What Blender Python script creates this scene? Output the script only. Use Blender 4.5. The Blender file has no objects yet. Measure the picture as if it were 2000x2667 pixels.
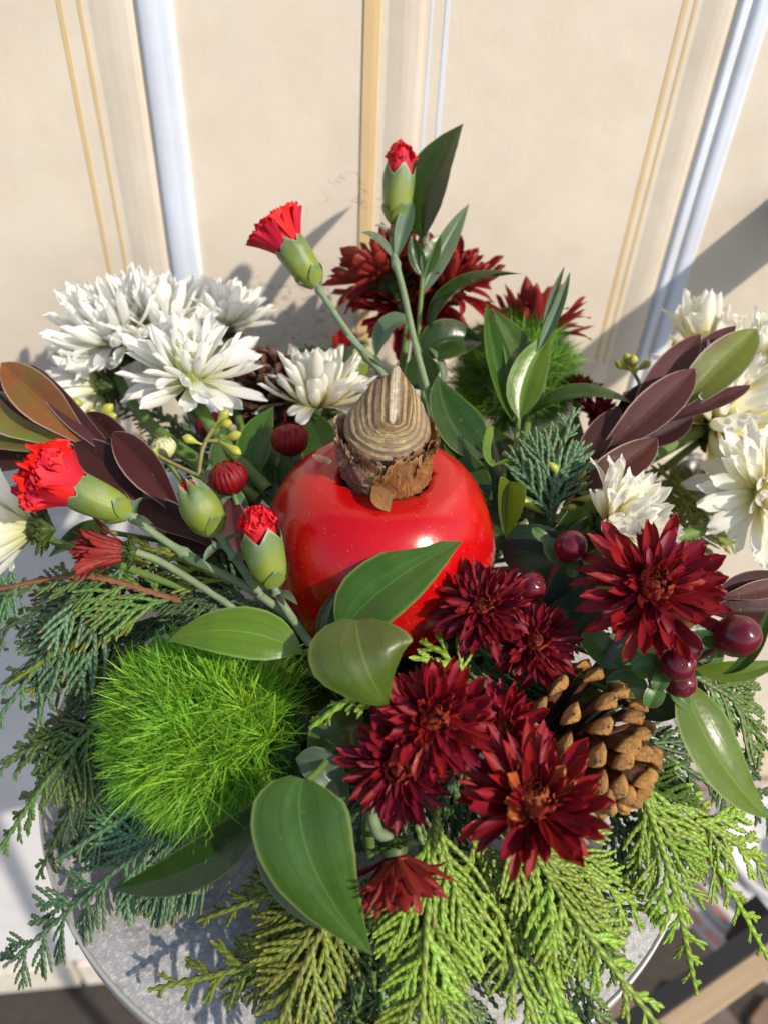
import bpy, math, random
import numpy as np
from mathutils import Vector, Matrix

scene = bpy.context.scene
COL = scene.collection
PI = math.pi
rng = random.Random(7)

# ------------------------------------------------------------------ camera
FPX, CX, CY = 1900.0, 1000.0, 1333.5          # focal length and centre in photo pixels
S = 2000.0 / 1659.0                           # notes were taken on a 1659 px wide view
_down = Vector((-140.0, -2387.0, -FPX)).normalized()
_zw = -_down
_yw = Vector((0, 0, -1)); _yw = (_yw - _zw * _yw.dot(_zw)).normalized()
_xw = _yw.cross(_zw)
RC = Matrix((_xw, _yw, _zw))                  # camera axes -> world axes
BULB = Vector((0, 0, 0.125))
_d0 = Vector(((991 - CX) / FPX, -(1423 - CY) / FPX, -1.0)) * 0.335
CAM = BULB - RC @ _d0

cam_data = bpy.data.cameras.new("camera")
cam_data.sensor_fit = 'VERTICAL'
cam_data.sensor_height = 36.0
cam_data.lens = FPX / 2667.0 * 36.0
cam_data.clip_start = 0.01
cam_data.clip_end = 500.0
cam_data.dof.use_dof = True
cam_data.dof.focus_distance = 0.305
cam_data.dof.aperture_fstop = 6.5
cam = bpy.data.objects.new("camera", cam_data)
COL.objects.link(cam)
cam.matrix_world = Matrix.Translation(CAM) @ RC.to_4x4()
scene.camera = cam

# ------------------------------------------------------------------ light
SUN = Vector((0.65, -0.45, 0.61)).normalized()
el = math.asin(SUN.z); az = math.atan2(SUN.x, SUN.y)
world = bpy.data.worlds.new("World"); scene.world = world
world.use_nodes = True
wn = world.node_tree
bg = wn.nodes["Background"]
sky = wn.nodes.new("ShaderNodeTexSky")
sky.sky_type = 'NISHITA'; sky.sun_disc = False
sky.sun_elevation = el; sky.sun_rotation = az
wn.links.new(sky.outputs[0], bg.inputs[0])
bg.inputs[1].default_value = 0.12
sl = bpy.data.lights.new("sun", 'SUN')
sl.energy = 3.1; sl.angle = math.radians(1.1); sl.color = (1.0, 0.91, 0.78)
sun = bpy.data.objects.new("sun", sl); COL.objects.link(sun)
sun.rotation_euler = SUN.to_track_quat('Z', 'Y').to_euler()
sun.location = SUN * 3
scene.view_settings.view_transform = 'Standard'
scene.view_settings.look = 'None'
scene.view_settings.exposure = 0.60
scene.view_settings.gamma = 1.0
scene.cycles.max_bounces = 8
scene.cycles.diffuse_bounces = 5
scene.cycles.transmission_bounces = 5
scene.cycles.use_denoising = True
scene.cycles.sample_clamp_indirect = 6.0

# ------------------------------------------------------------------ placing helpers
def P(x, y, d):
    """point seen at (x, y) of the 1659-wide view, d metres along the lens axis"""
    return CAM + RC @ (Vector(((x * S - CX) / FPX, -(y * S - CY) / FPX, -1.0)) * d)
def V(a, b, c):
    """direction: a right, b up, c toward the viewer"""
    return (RC @ Vector((a, b, c))).normalized()
def ray_plane(x, y, p0, n):
    r = RC @ Vector(((x * S - CX) / FPX, -(y * S - CY) / FPX, -1.0))
    return CAM + r * ((p0 - CAM).dot(n) / r.dot(n))
def px(n, d):
    """size in metres of n view pixels at depth d"""
    return n * S * d / FPX

# ------------------------------------------------------------------ object helpers
def thing(name, label, cat, loc, group=None):
    o = bpy.data.objects.new(name, None); COL.objects.link(o)
    o.empty_display_size = 0.01
    o.location = loc; o['label'] = label; o['category'] = cat
    if group: o['group'] = group
    return o
def tag(o, label=None, cat=None, group=None, kind=None):
    if label: o['label'] = label
    if cat: o['category'] = cat
    if group: o['group'] = group
    if kind: o['kind'] = kind
    return o
def link(name, me, parent=None, world=None, label=None, kind=None):
    """world: 4x4 in world space; a child's transform is kept relative to its (unrotated) parent"""
    o = bpy.data.objects.new(name, me); COL.objects.link(o)
    m = world if world is not None else Matrix.Identity(4)
    if parent is not None:
        o.parent = parent
        q = parent; off = Vector((0, 0, 0))
        base = Matrix.Identity(4)
        chain = []
        while q is not None:
            chain.append(q); q = q.parent
        for c in reversed(chain):
            base = base @ c.matrix_basis
        m = base.inverted() @ m
    o.matrix_basis = m
    if label: o['label'] = label
    if kind: o['kind'] = kind
    return o

class MB:
    """collects vertices, faces and a per-vertex vector attribute 'p'"""
    def __init__(self): self.v = []; self.f = []; self.p = []; self.mi = []
    def add(self, v, f, p=None, mi=0):
        b = len(self.v)
        self.v.extend(v)
        self.f.extend([tuple(i + b for i in q) for q in f])
        self.p.extend(p if p is not None else [(0, 0, 0)] * len(v))
        self.mi.extend([mi] * len(f))
    def mesh(self, name, mats, smooth=True, origin=None):
        me = bpy.data.meshes.new(name)
        v = self.v
        if origin is not None:
            ox, oy, oz = origin
            v = [(a[0] - ox, a[1] - oy, a[2] - oz) for a in v]
        me.from_pydata([tuple(a) for a in v], [], self.f)
        if not isinstance(mats, (list, tuple)): mats = [mats]
        for m in mats: me.materials.append(m)
        at = me.attributes.new('p', 'FLOAT_VECTOR', 'POINT')
        at.data.foreach_set('vector', np.array(self.p, dtype=np.float32).ravel())
        if smooth: me.polygons.foreach_set('use_smooth', [True] * len(me.polygons))
        if len(mats) > 1: me.polygons.foreach_set('material_index', self.mi)
        me.update()
        return me

def grid_faces(nu, nv, wrap=False):
    f = []
    for i in range(nu - 1):
        for j in range(nv if wrap else nv - 1):
            a = i * nv + j; b = i * nv + (j + 1) % nv
            f.append((a, a + nv, b + nv, b))
    return f

def bez(p0, p1, p2, t):
    return p0 * ((1 - t) ** 2) + p1 * (2 * t * (1 - t)) + p2 * (t * t)

def polyline(pts, n):
    """Catmull-Rom through pts"""
    pts = [Vector(p) for p in pts]
    if len(pts) == 2: return [pts[0].lerp(pts[1], i / (n - 1)) for i in range(n)]
    ext = [pts[0] * 2 - pts[1]] + pts + [pts[-1] * 2 - pts[-2]]
    out = []
    m = len(pts) - 1
    for i in range(n):
        t = i / (n - 1) * m; k = min(int(t), m - 1); u = t - k
        a, b, c, d = ext[k], ext[k + 1], ext[k + 2], ext[k + 3]
        out.append(0.5 * ((2 * b) + (c - a) * u + (2 * a - 5 * b + 4 * c - d) * u * u + (3 * b - a - 3 * c + d) * u ** 3))
    return out

def tube(mb, pts, radii, ns=8, mi=0, cap=True):
    n = len(pts)
    if not hasattr(radii, '__len__'): radii = [radii] * n
    ref = None; v = []; p = []
    for i in range(n):
        t = (pts[min(i + 1, n - 1)] - pts[max(i - 1, 0)]).normalized()
        if ref is None:
            ref = t.orthogonal().normalized()
        ref = (ref - t * ref.dot(t)).normalized()
        s = t.cross(ref)
        for j in range(ns):
            a = 2 * PI * j / ns
            v.append(pts[i] + (ref * math.cos(a) + s * math.sin(a)) * radii[i]); p.append((i / (n - 1), j / ns, 0))
    f = [q[::-1] for q in grid_faces(n, ns, True)]
    if cap:
        f.append(tuple(range(ns))); f.append(tuple(range((n - 1) * ns, n * ns))[::-1])
    mb.add(v, f, p, mi)

def lathe(mb, prof, ns=24, mi=0, M=None, rad_fn=None):
    v = []; p = []
    n = len(prof)
    for i, (r, z) in enumerate(prof):
        for j in range(ns):
            a = 2 * PI * j / ns
            rr = r * (rad_fn(a, i / (n - 1)) if rad_fn else 1)
            q = Vector((rr * math.cos(a), rr * math.sin(a), z))
            v.append(M @ q if M else q); p.append((i / (n - 1), j / ns, 0))
    f = grid_faces(n, ns, True)
    f = [q[::-1] for q in f]
    mb.add(v, f, p, mi)

def box(mb, c, sx, sy, sz, M=None, mi=0):
    v = []
    for dz in (-1, 1):
        for dx, dy in ((-1, -1), (1, -1), (1, 1), (-1, 1)):
            q = Vector((c[0] + dx * sx / 2, c[1] + dy * sy / 2, c[2] + dz * sz / 2))
            v.append(M @ q if M else q)
    mb.add(v, [(3, 2, 1, 0), (4, 5, 6, 7), (0, 1, 5, 4), (1, 2, 6, 5), (2, 3, 7, 6), (3, 0, 4, 7)], None, mi)

def frame(axis, up=None):
    """rotation whose Z is axis"""
    z = Vector(axis).normalized()
    u = Vector(up) if up is not None else Vector((0, 0, 1))
    if abs(u.dot(z)) > 0.98: u = Vector((0, 1, 0.1))
    x = u.cross(z).normalized(); y = z.cross(x)
    return Matrix((x, y, z)).transposed()

def n3(seed):
    """cheap smooth periodic 1-D noise"""
    r = random.Random(seed)
    c = [(r.uniform(0, 2 * PI), r.uniform(.5, 1) / (k ** .8), k) for k in range(1, 12)]
    return lambda a: sum(w * math.sin(k * a + ph) for ph, w, k in c) / 2.2

# ------------------------------------------------------------------ material helpers
class N:
    def __init__(self, name):
        self.m = bpy.data.materials.new(name); self.m.use_nodes = True
        self.t = self.m.node_tree; self.b = self.t.nodes['Principled BSDF']; self.out = self.t.nodes['Material Output']
    def new(self, kind, **kw):
        n = self.t.nodes.new(kind)
        for k, v in kw.items(): setattr(n, k, v)
        return n
    def put(self, sock, val):
        if isinstance(val, bpy.types.NodeSocket): self.t.links.new(val, sock)
        elif val is not None:
            if isinstance(val, (tuple, list)) and len(val) == 3 and sock.type == 'RGBA': val = (*val, 1)
            sock.default_value = val
    def attr(self):
        a = self.new('ShaderNodeAttribute'); a.attribute_name = 'p'
        s = self.new('ShaderNodeSeparateXYZ'); self.t.links.new(a.outputs['Vector'], s.inputs[0])
        return s.outputs[0], s.outputs[1], s.outputs[2]
    def rnd(self): return self.new('ShaderNodeObjectInfo').outputs['Random']
    def coord(self, k='Object'): return self.new('ShaderNodeTexCoord').outputs[k]
    def gpos(self): return self.new('ShaderNodeNewGeometry').outputs['Position']
    def back(self): return self.new('ShaderNodeNewGeometry').outputs['Backfacing']
    def noise(self, vec, scale, detail=3, rough=.5, out='Fac'):
        n = self.new('ShaderNodeTexNoise'); n.inputs['Scale'].default_value = scale
        n.inputs['Detail'].default_value = detail; n.inputs['Roughness'].default_value = rough
        self.put(n.inputs['Vector'], vec); return n.outputs[out]
    def vor(self, vec, scale, feat='F1', out='Distance'):
        n = self.new('ShaderNodeTexVoronoi'); n.feature = feat; n.inputs['Scale'].default_value = scale
        self.put(n.inputs['Vector'], vec); return n.outputs[out]
    def scale(self, vec, s):
        n = self.new('ShaderNodeMapping'); n.inputs['Scale'].default_value = s; self.put(n.inputs['Vector'], vec); return n.outputs[0]
    def math(self, op, a, b=0.0, c=None):
        n = self.new('ShaderNodeMath'); n.operation = op
        self.put(n.inputs[0], a); self.put(n.inputs[1], b)
        if c is not None: self.put(n.inputs[2], c)
        return n.outputs[0]
    def ramp(self, fac, stops, interp='LINEAR'):
        n = self.new('ShaderNodeValToRGB'); self.put(n.inputs[0], fac); n.color_ramp.interpolation = interp
        e = n.color_ramp.elements
        while len(e) < len(stops): e.new(0.5)
        for q, (pos, c) in zip(e, stops):
            q.position = pos
            q.color = (c, c, c, 1) if not hasattr(c, '__len__') else (*c, 1)
        return n.outputs[0]
    def mix(self, fac, a, b, mode='MIX'):
        n = self.new('ShaderNodeMix'); n.data_type = 'RGBA'; n.blend_type = mode
        self.put(n.inputs[0], fac); self.put(n.inputs[6], a); self.put(n.inputs[7], b); return n.outputs[2]
    def hsv(self, col, h=.5, s=1., v=1.):
        n = self.new('ShaderNodeHueSaturation')
        self.put(n.inputs['Hue'], h); self.put(n.inputs['Saturation'], s); self.put(n.inputs['Value'], v); self.put(n.inputs['Color'], col)
        return n.outputs[0]
    def bump(self, h, strength=.3, dist=.001):
        n = self.new('ShaderNodeBump'); n.inputs['Strength'].default_value = strength; n.inputs['Distance'].default_value = dist
        self.put(n.inputs['Height'], h); self.t.links.new(n.outputs[0], self.b.inputs['Normal']); return n.outputs[0]
    def set(self, col=None, rough=.5, spec=.5, **kw):
        self.put(self.b.inputs['Base Color'], col); self.put(self.b.inputs['Roughness'], rough)
        self.b.inputs['Specular IOR Level'].default_value = spec
        for k, v in kw.items(): self.put(self.b.inputs[k.replace('_', ' ')], v)
        return self
    def thin(self, col, fac):
        t = self.new('ShaderNodeBsdfTranslucent'); self.put(t.inputs[0], col)
        m = self.new('ShaderNodeMixShader'); self.put(m.inputs[0], fac)
        self.t.links.new(self.b.outputs[0], m.inputs[1]); self.t.links.new(t.outputs[0], m.inputs[2])
        self.t.links.new(m.outputs[0], self.out.inputs[0]); return self

def mat_plain(name, col, rough=.5, spec=.5, var=.15, nscale=200., bstr=.15, **kw):
    k = N(name); nz = k.noise(k.coord(), nscale, 4)
    c = k.mix(nz, tuple(x * (1 - var) for x in col), tuple(min(1, x * (1 + var)) for x in col))
    k.set(c, rough, spec, **kw); k.bump(nz, bstr, .0005); return k.m

def mat_leaf(name, top, under, rough=.33, trans=.25, edge=None, vein=.5, spec=.5, nveins=5.0, blotch=None):
    k = N(name); u, v, r = k.attr()
    av = k.math('ABSOLUTE', v)
    # arching veins follow the leaf outline
    w = k.math('SINE', k.math('MULTIPLY', v, nveins * PI))
    vein_f = k.math('POWER', k.math('ABSOLUTE', k.math('COSINE', k.math('ADD', k.math('MULTIPLY', v, nveins * PI * .5), k.math('MULTIPLY_ADD', k.noise(k.coord(), 70, 2), .5, -.25)))), 60)
    mid = k.math('LESS_THAN', av, .025)
    nz = k.noise(k.coord(), 90, 4); nf = k.noise(k.coord(), 700, 3); wv = k.noise(k.coord(), 110, 2)
    c = k.mix(nz, tuple(x * .75 for x in top), tuple(x * 1.3 for x in top))
    if blotch: c = k.mix(k.ramp(k.noise(k.coord(), 45, 3), [(.42, 0.), (.62, 1.)]), c, blotch)
    c = k.mix(k.math('MULTIPLY', vein_f, vein * .7), c, tuple(x * .45 for x in top))
    c = k.mix(k.math('MULTIPLY', mid, vein), c, tuple(min(1, x * 2.0 + .02) for x in top))
    if edge: c = k.mix(k.ramp(av, [(.90, 0.), (.985, 1.)]), c, edge)
    spk = k.ramp(k.noise(k.coord(), 260, 3), [(.68, 0.), (.74, .5)])
    c = k.mix(spk, c, (.16, .15, .05))
    c = k.mix(k.back(), c, under)
    c = k.hsv(c, k.math('MULTIPLY_ADD', k.rnd(), .03, .485), 1., k.math('MULTIPLY_ADD', k.rnd(), .35, .8))
    h = k.math('ADD', k.math('MULTIPLY', vein_f, -.12), k.math('ADD', k.math('ADD', k.math('MULTIPLY', nf, .25), k.math('MULTIPLY', wv, 2.4)), k.math('MULTIPLY', mid, -.6)))
    k.set(c, k.math('MULTIPLY_ADD', nf, .15, rough - .07), spec); k.bump(h, .30, .0006)
    k.thin(k.mix(.5, c, tuple(min(1, x * 3) for x in (top[0] * 1.3, top[1], top[2] * .5))), trans)
    return k.m

def mat_petal(name, stops, back=None, trans=.3, rough=.5, streak=.12, speck=None, spec=.3):
    k = N(name); u, v, r = k.attr()
    c = k.ramp(u, stops)
    st = k.noise(k.scale(k.new('ShaderNodeAttribute', attribute_name='p').outputs['Vector'], (1.2, 9, 3)), 2.5, 3)
    c = k.hsv(c, .5, 1., k.math('MULTIPLY_ADD', st, streak * 2, 1 - streak))
    if back: c = k.mix(k.math('MULTIPLY', k.back(), .85), c, back)
    if speck: c = k.mix(k.ramp(k.noise(k.coord(), 9, 3), [(.68, 0.), (.74, .7)]), c, speck)
    c = k.hsv(c, k.math('MULTIPLY_ADD', k.rnd(), .014, .493), 1., k.math('MULTIPLY_ADD', k.rnd(), .3, .85))
    k.set(c, rough, spec); k.bump(st, .25, .0006)
    k.thin(c, trans); return k.m
# ------------------------------------------------------------------ materials
def build_wall_mat(name, col, dirt=.1):
    k = N(name); pos = k.gpos()
    streak = k.noise(k.scale(pos, (60, 60, 6)), 6, 5, .6)
    lump = k.noise(pos, 28, 5, .55); big = k.noise(pos, 5, 3)
    c = k.mix(big, tuple(x * .93 for x in col), tuple(min(1, x * 1.05) for x in col))
    c = k.mix(k.math('MULTIPLY', k.ramp(lump, [(.35, 1.), (.55, 0.)]), dirt), c, (col[0] * .8, col[1] * .74, col[2] * .62))
    spots = k.ramp(k.vor(pos, 16), [(.012, 1.), (.028, 0.)])
    c = k.mix(k.math('MULTIPLY', spots, .55), c, (.20, .14, .08))
    gr = k.ramp(k.noise(pos, 9, 6, .65), [(.48, 0.), (.75, .26)])
    c = k.mix(gr, c, (.40, .34, .29))
    hair = k.ramp(k.math('ABSOLUTE', k.math('SUBTRACT', k.noise(k.scale(pos, (1, 1, 2.2)), 9, 5, .6), .5)), [(.0, 1.), (.006, 0.)])
    gate = k.ramp(k.noise(pos, 7, 2), [(.60, 0.), (.68, 1.)])
    crack = k.math('MULTIPLY', hair, gate)
    c = k.mix(k.math('MULTIPLY', crack, .7), c, (.3, .24, .18))
    k.set(c, .42, .4)
    h = k.math('ADD', k.math('MULTIPLY', streak, .14), k.math('ADD', k.math('MULTIPLY', lump, 1.0), k.math('MULTIPLY', crack, -.6)))
    h = k.math('ADD', h, k.math('MULTIPLY', k.ramp(k.vor(k.scale(pos, (1, 1, .7)), 9), [(.03, 1.), (.09, 0.)]), 2.2))
    k.bump(h, .36, .0018)
    return k.m
M_CREAM = build_wall_mat("cream paint", (.68, .60, .49), .2)
M_SUNFACET = build_wall_mat("painted sunlit facet", (.64, .69, .78), .12)  # sun on the right moulding facets, put into the colour as blue-white
M_BOUNCEFACET = build_wall_mat("painted bounce light facet", (.62, .455, .23), .15)  # warm bounce light on shaded moulding facets, put into the colour as ochre
M_LOWER = build_wall_mat("white lower paint", (.70, .69, .69), .12)
M_BRICK = mat_plain("whitewashed brick", (.62, .57, .48), .8, .2, .25, 60, .6)
M_MORTAR = mat_plain("mortar", (.30, .25, .19), .9, .1, .3, 90, .5)
M_GROUND = mat_plain("dark joint", (.06, .05, .045), .9, .1, .3, 60, .4)
def build_flag():
    k = N("flagstone"); c = k.ramp(k.rnd(), [(0., (.10, .085, .08)), (.5, (.15, .11, .09)), (1., (.21, .13, .09))])
    nz = k.noise(k.coord(), 40, 5); c = k.hsv(c, .5, 1., k.math('MULTIPLY_ADD', nz, .8, .6))
    k.set(c, .7, .3); k.bump(nz, .4, .003); return k.m
M_FLAG = build_flag()
M_BLACKM = mat_plain("black powder coated metal", (.02, .02, .022), .5, .4, .2, 300, .2)
M_BRONZE = mat_plain("dark bronze", (.035, .024, .018), .32, .6, .4, 40, .1)
M_WOOD = N("pale wood")
_g = M_WOOD.noise(M_WOOD.scale(M_WOOD.coord(), (4, 60, 60)), 3, 5)
M_WOOD.set(M_WOOD.mix(_g, (.42, .28, .16), (.62, .47, .30)), .6, .3); M_WOOD.bump(_g, .3, .001); M_WOOD = M_WOOD.m

def build_stone():
    k = N("grey stone laminate"); p = k.gpos()
    a = k.noise(p, 22, 6, .65); b = k.noise(k.scale(p, (1, 1.5, 1)), 130, 6, .7); d = k.noise(p, 420, 4, .6)
    f = k.math('ADD', k.math('MULTIPLY', a, .5), k.math('MULTIPLY', b, .5))
    c = k.ramp(f, [(.30, (.15, .15, .155)), (.48, (.31, .305, .30)), (.66, (.49, .48, .46))])
    c = k.mix(k.math('MULTIPLY', k.ramp(d, [(.5, 0.), (.62, 1.)]), .35), c, (.72, .71, .69))
    pit = k.ramp(k.vor(p, 75), [(.07, 1.), (.12, 0.)]); pg = k.ramp(k.noise(p, 30, 2), [(.50, 0.), (.56, 1.)])
    pit = k.math('MULTIPLY', pit, pg)
    c = k.mix(k.math('MULTIPLY', pit, .85), c, (.05, .05, .055))
    rust = k.ramp(k.noise(p, 16, 3), [(.60, 0.), (.72, 1.)])
    c = k.mix(k.math('MULTIPLY', rust, .35), c, (.55, .44, .34))
    k.set(c, .45, .4)
    k.bump(k.math('ADD', k.math('ADD', b, k.math('MULTIPLY', d, .5)), k.math('MULTIPLY', pit, -.8)), .8, .0011); return k.m
M_STONE = build_stone()
M_EDGE = mat_plain("brushed aluminium edge", (.62, .61, .58), .35, .5, .1, 200, .1, Metallic=.6)
M_POT = mat_plain("white glazed ceramic", (.58, .58, .60), .3, .5, .04, 30, .03)
M_POTRED = mat_plain("faded red glaze", (.62, .30, .24), .4, .4, .35, 120, .05)
M_BOWL = mat_plain("dark green plastic", (.012, .02, .014), .5, .4, .2, 100, .1)
M_FOAM = mat_plain("wet floral foam", (.012, .022, .010), .9, .1, .3, 400, .4)

def build_wax():
    k = N("red wax"); p = k.coord()
    big = k.noise(p, 26, 2); dust = k.vor(k.noise(p, 0, 0, out='Color') if False else p, 900)
    sp = k.ramp(dust, [(.10, 1.), (.20, 0.)]); sg = k.ramp(k.noise(p, 260, 3), [(.55, 0.), (.66, 1.)])
    spk = k.math('MULTIPLY', sp, sg)
    scratch = k.ramp(k.math('ABSOLUTE', k.math('SUBTRACT', k.noise(k.scale(p, (1, 1, 3)), 22, 3), .5)), [(0., 1.), (.006, 0.)])
    c = k.mix(big, (.36, .001, .003), (.48, .002, .003))
    c = k.mix(k.math('MULTIPLY', spk, .55), c, (.85, .50, .45))
    k.set(c, k.math('MULTIPLY_ADD', k.noise(p, 420, 3), .14, .15), .5, Subsurface_Weight=.05)
    k.b.inputs['Subsurface Radius'].default_value = (.006, .001, .001); k.b.inputs['Subsurface Scale'].default_value = .6
    h = k.math('ADD', k.math('MULTIPLY', k.noise(p, 1500, 2), .05), k.math('ADD', k.math('MULTIPLY', k.noise(k.scale(p, (1, 1, .45)), 60, 3), 1.6), k.math('MULTIPLY', scratch, -.06)))
    k.bump(h, .22, .0012); return k.m
M_WAX = build_wax()
def build_skin(name, a, b, c3, fib=22):
    k = N(name); p = k.coord(); u, v, r = k.attr()
    vec = k.new('ShaderNodeAttribute', attribute_name='p').outputs['Vector']
    warp = k.new('ShaderNodeVectorMath', operation='ADD')
    k.put(warp.inputs[0], k.scale(vec, (1.5, fib, 1)))
    k.put(warp.inputs[1], k.scale(k.noise(p, 60, 2, out='Color'), (0, 3.5, 0)))
    f = k.noise(warp.outputs[0], 2.2, 6, .65)
    g = k.noise(p, 130, 5, .6); h = k.noise(p, 480, 4, .6)
    c = k.ramp(f, [(.32, tuple(x * .45 for x in a)), (.45, a), (.56, b), (.68, tuple(min(1, x * 1.25) for x in b))])
    c = k.mix(k.math('MULTIPLY', k.ramp(g, [(.45, 0.), (.62, 1.)]), .8), c, c3)
    c = k.hsv(c, .5, 1., k.math('MULTIPLY_ADD', h, .9, .55))
    c = k.mix(k.ramp(u, [(.88, 0.), (1., .7)]), c, (.52, .34, .18))
    k.set(c, .42, .45); k.bump(k.math('ADD', f, k.math('MULTIPLY', h, .5)), .7, .0010); k.thin(c, .12); return k.m
M_SKIN1 = build_skin("brown papery skin", (.11, .050, .032), (.27, .145, .085), (.10, .05, .04))
M_SKIN2 = build_skin("tan papery skin", (.17, .065, .02), (.42, .21, .065), (.24, .10, .03))
M_SKIN3 = build_skin("pinkish dry skin", (.18, .085, .06), (.44, .27, .19), (.17, .07, .05))
M_NECK = build_skin("green bulb flesh", (.22, .20, .07), (.40, .38, .19), (.28, .22, .10), 8)
def build_cut():
    k = N("cut bulb layers"); u, v, r = k.attr()
    p = k.coord()
    col = k.ramp(u, [(0., (.74, .66, .50)), (.06, (.66, .54, .36)), (.10, (.28, .17, .08)), (.16, (.15, .09, .05)), (.19, (.52, .40, .22)),
                     (.24, (.50, .34, .13)), (.27, (.16, .10, .05)), (.34, (.24, .15, .08)), (.37, (.52, .36, .14)), (.40, (.17, .10, .06)),
                     (.45, (.56, .41, .18)), (.50, (.45, .42, .24)), (.53, (.21, .13, .08)), (.60, (.60, .42, .17)), (.66, (.40, .40, .26)),
                     (.69, (.20, .12, .07)), (.76, (.58, .42, .20)), (.81, (.42, .42, .28)), (.85, (.22, .13, .08)), (.92, (.50, .36, .20)), (1., (.26, .15, .09))])
    g = k.noise(p, 620, 5, .7); b = k.noise(p, 130, 3)
    ln = k.ramp(k.math('ABSOLUTE', k.math('SINE', k.math('MULTIPLY_ADD', u, 95., k.math('MULTIPLY', k.noise(p, 160, 3), 9.)))), [(0., .45), (.3, 1.)])
    col = k.hsv(col, .5, 1.05, k.math('MULTIPLY', ln, k.math('MULTIPLY_ADD', g, 1.3, .05)))
    col = k.mix(k.math('MULTIPLY', k.ramp(b, [(.44, 0.), (.60, 1.)]), .6), col, (.20, .13, .08))
    k.set(col, .55, .35); k.bump(k.math('ADD', g, ln), .6, .0008); return k.m
M_CUT = build_cut()

# foliage
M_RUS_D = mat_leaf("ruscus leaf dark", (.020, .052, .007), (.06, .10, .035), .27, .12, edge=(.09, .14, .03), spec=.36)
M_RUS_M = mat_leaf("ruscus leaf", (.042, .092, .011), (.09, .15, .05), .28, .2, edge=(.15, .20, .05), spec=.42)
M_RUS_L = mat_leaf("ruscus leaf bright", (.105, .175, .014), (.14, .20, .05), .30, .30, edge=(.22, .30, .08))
M_RUS_G = mat_leaf("ruscus leaf grey", (.085, .14, .075), (.13, .19, .12), .42, .15, edge=(.17, .23, .12))
M_RUS_O = mat_leaf("ruscus leaf olive", (.070, .122, .016), (.12, .17, .05), .34, .25, edge=(.14, .19, .04), blotch=(.085, .105, .022))
M_SALAL = mat_leaf("dark broad leaf", (.018, .040, .018), (.08, .13, .08), .42, .08, vein=.6, nveins=3, spec=.25)
M_HYPL = mat_leaf("hypericum leaf", (.07, .15, .03), (.12, .19, .07), .4, .2, edge=(.25, .2, .05))
M_LEU_B = mat_leaf("leucadendron burgundy", (.060, .014, .013), (.07, .02, .018), .55, .12, edge=(.34, .24, .22), vein=.3, nveins=2, spec=.22)
M_LEU_M = mat_leaf("leucadendron mauve brown", (.085, .030, .027), (.09, .035, .03), .55, .12, edge=(.38, .28, .25), vein=.3, nveins=2, spec=.22)
M_LEU_D = mat_leaf("leucadendron dark", (.035, .010, .009), (.04, .013, .011), .55, .08, edge=(.24, .16, .14), vein=.3, nveins=2, spec=.2)
M_LEU_O = mat_leaf("leucadendron rust", (.21, .068, .020), (.2, .08, .03), .45, .25, edge=(.40, .28, .24), vein=.3, nveins=2, blotch=(.13, .10, .018))
M_LEU_G = mat_leaf("leucadendron green", (.13, .17, .025), (.13, .16, .05), .45, .25, edge=(.40, .38, .30), vein=.3, nveins=2, blotch=(.16, .09, .035))
M_STEM = mat_plain("green stem", (.10, .17, .035), .5, .4, .3, 300, .3)
M_STEMB = mat_plain("glaucous stem", (.17, .225, .12), .6, .3, .35, 260, .3)
M_STEMD = mat_plain("grey felted stem", (.13, .16, .12), .8, .2, .3, 700, .5)
M_STEMBR = mat_plain("brown twig", (.22, .09, .045), .6, .3, .4, 300, .5)
M_STEMR = mat_plain("red stem", (.16, .05, .04), .5, .4, .3, 300, .2)
M_POD = mat_plain("eucalyptus pod", (.36, .37, .05), .4, .4, .3, 250, .2)
M_TWIG = mat_plain("eucalyptus twig", (.22, .20, .07), .6, .3, .35, 300, .3)
def build_calyx(name, a, b, c3):
    k = N(name); u, v, r = k.attr(); st = k.noise(k.scale(k.new('ShaderNodeAttribute', attribute_name='p').outputs['Vector'], (1, 26, 1)), 2, 3)
    c = k.ramp(u, [(0., a), (.45, b), (.85, c3), (1., (.32, .30, .16))]); c = k.hsv(c, .5, 1., k.math('MULTIPLY_ADD', st, .6, .7))
    bl = k.ramp(k.noise(k.coord(), 120, 3), [(.5, 0.), (.7, 1.)])
    c = k.mix(k.math('MULTIPLY', bl, .5), c, (.20, .31, .24))
    k.set(c, .4, .4); k.bump(st, .2, .0006); k.thin(c, .12); return k.m
M_CAL = build_calyx("carnation calyx", (.22, .27, .045), (.20, .25, .03), (.10, .17, .06))
M_BRACT = mat_leaf("mum bract", (.05, .085, .016), (.05, .085, .016), .5, .1, edge=(.03, .03, .01))

W0, W1 = (.60, .62, .22), (.82, .81, .70)
M_WPET = mat_petal("white petal", [(0., (.62, .66, .22)), (.22, (.76, .76, .50)), (.5, (.90, .895, .83)), (1., (.92, .92, .89))], trans=.48, streak=.05)
M_WIN = mat_petal("white inner petal", [(0., (.42, .52, .10)), (.45, (.62, .68, .28)), (1., (.82, .83, .58))], trans=.3, streak=.06)
M_YPET = mat_petal("cream petal", [(0., (.80, .72, .20)), (.3, (.87, .82, .48)), (.6, (.91, .89, .77)), (1., (.93, .92, .86))], trans=.48, streak=.05)
M_YIN = mat_petal("yellow inner petal", [(0., (.50, .52, .06)), (.5, (.80, .72, .14)), (1., (.86, .80, .36))], trans=.3, streak=.06)
M_RPET = mat_petal("burgundy petal", [(0., (.10, .005, .008)), (.5, (.20, .005, .012)), (1., (.29, .009, .016))], back=(.26, .028, .022), trans=.24, rough=.42, streak=.22, speck=(.50, .14, .06))
M_RPET2 = mat_petal("dark burgundy petal", [(0., (.06, .004, .006)), (.5, (.14, .004, .011)), (1., (.21, .007, .017))], back=(.22, .02, .02), trans=.2, rough=.42, streak=.22)
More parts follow.
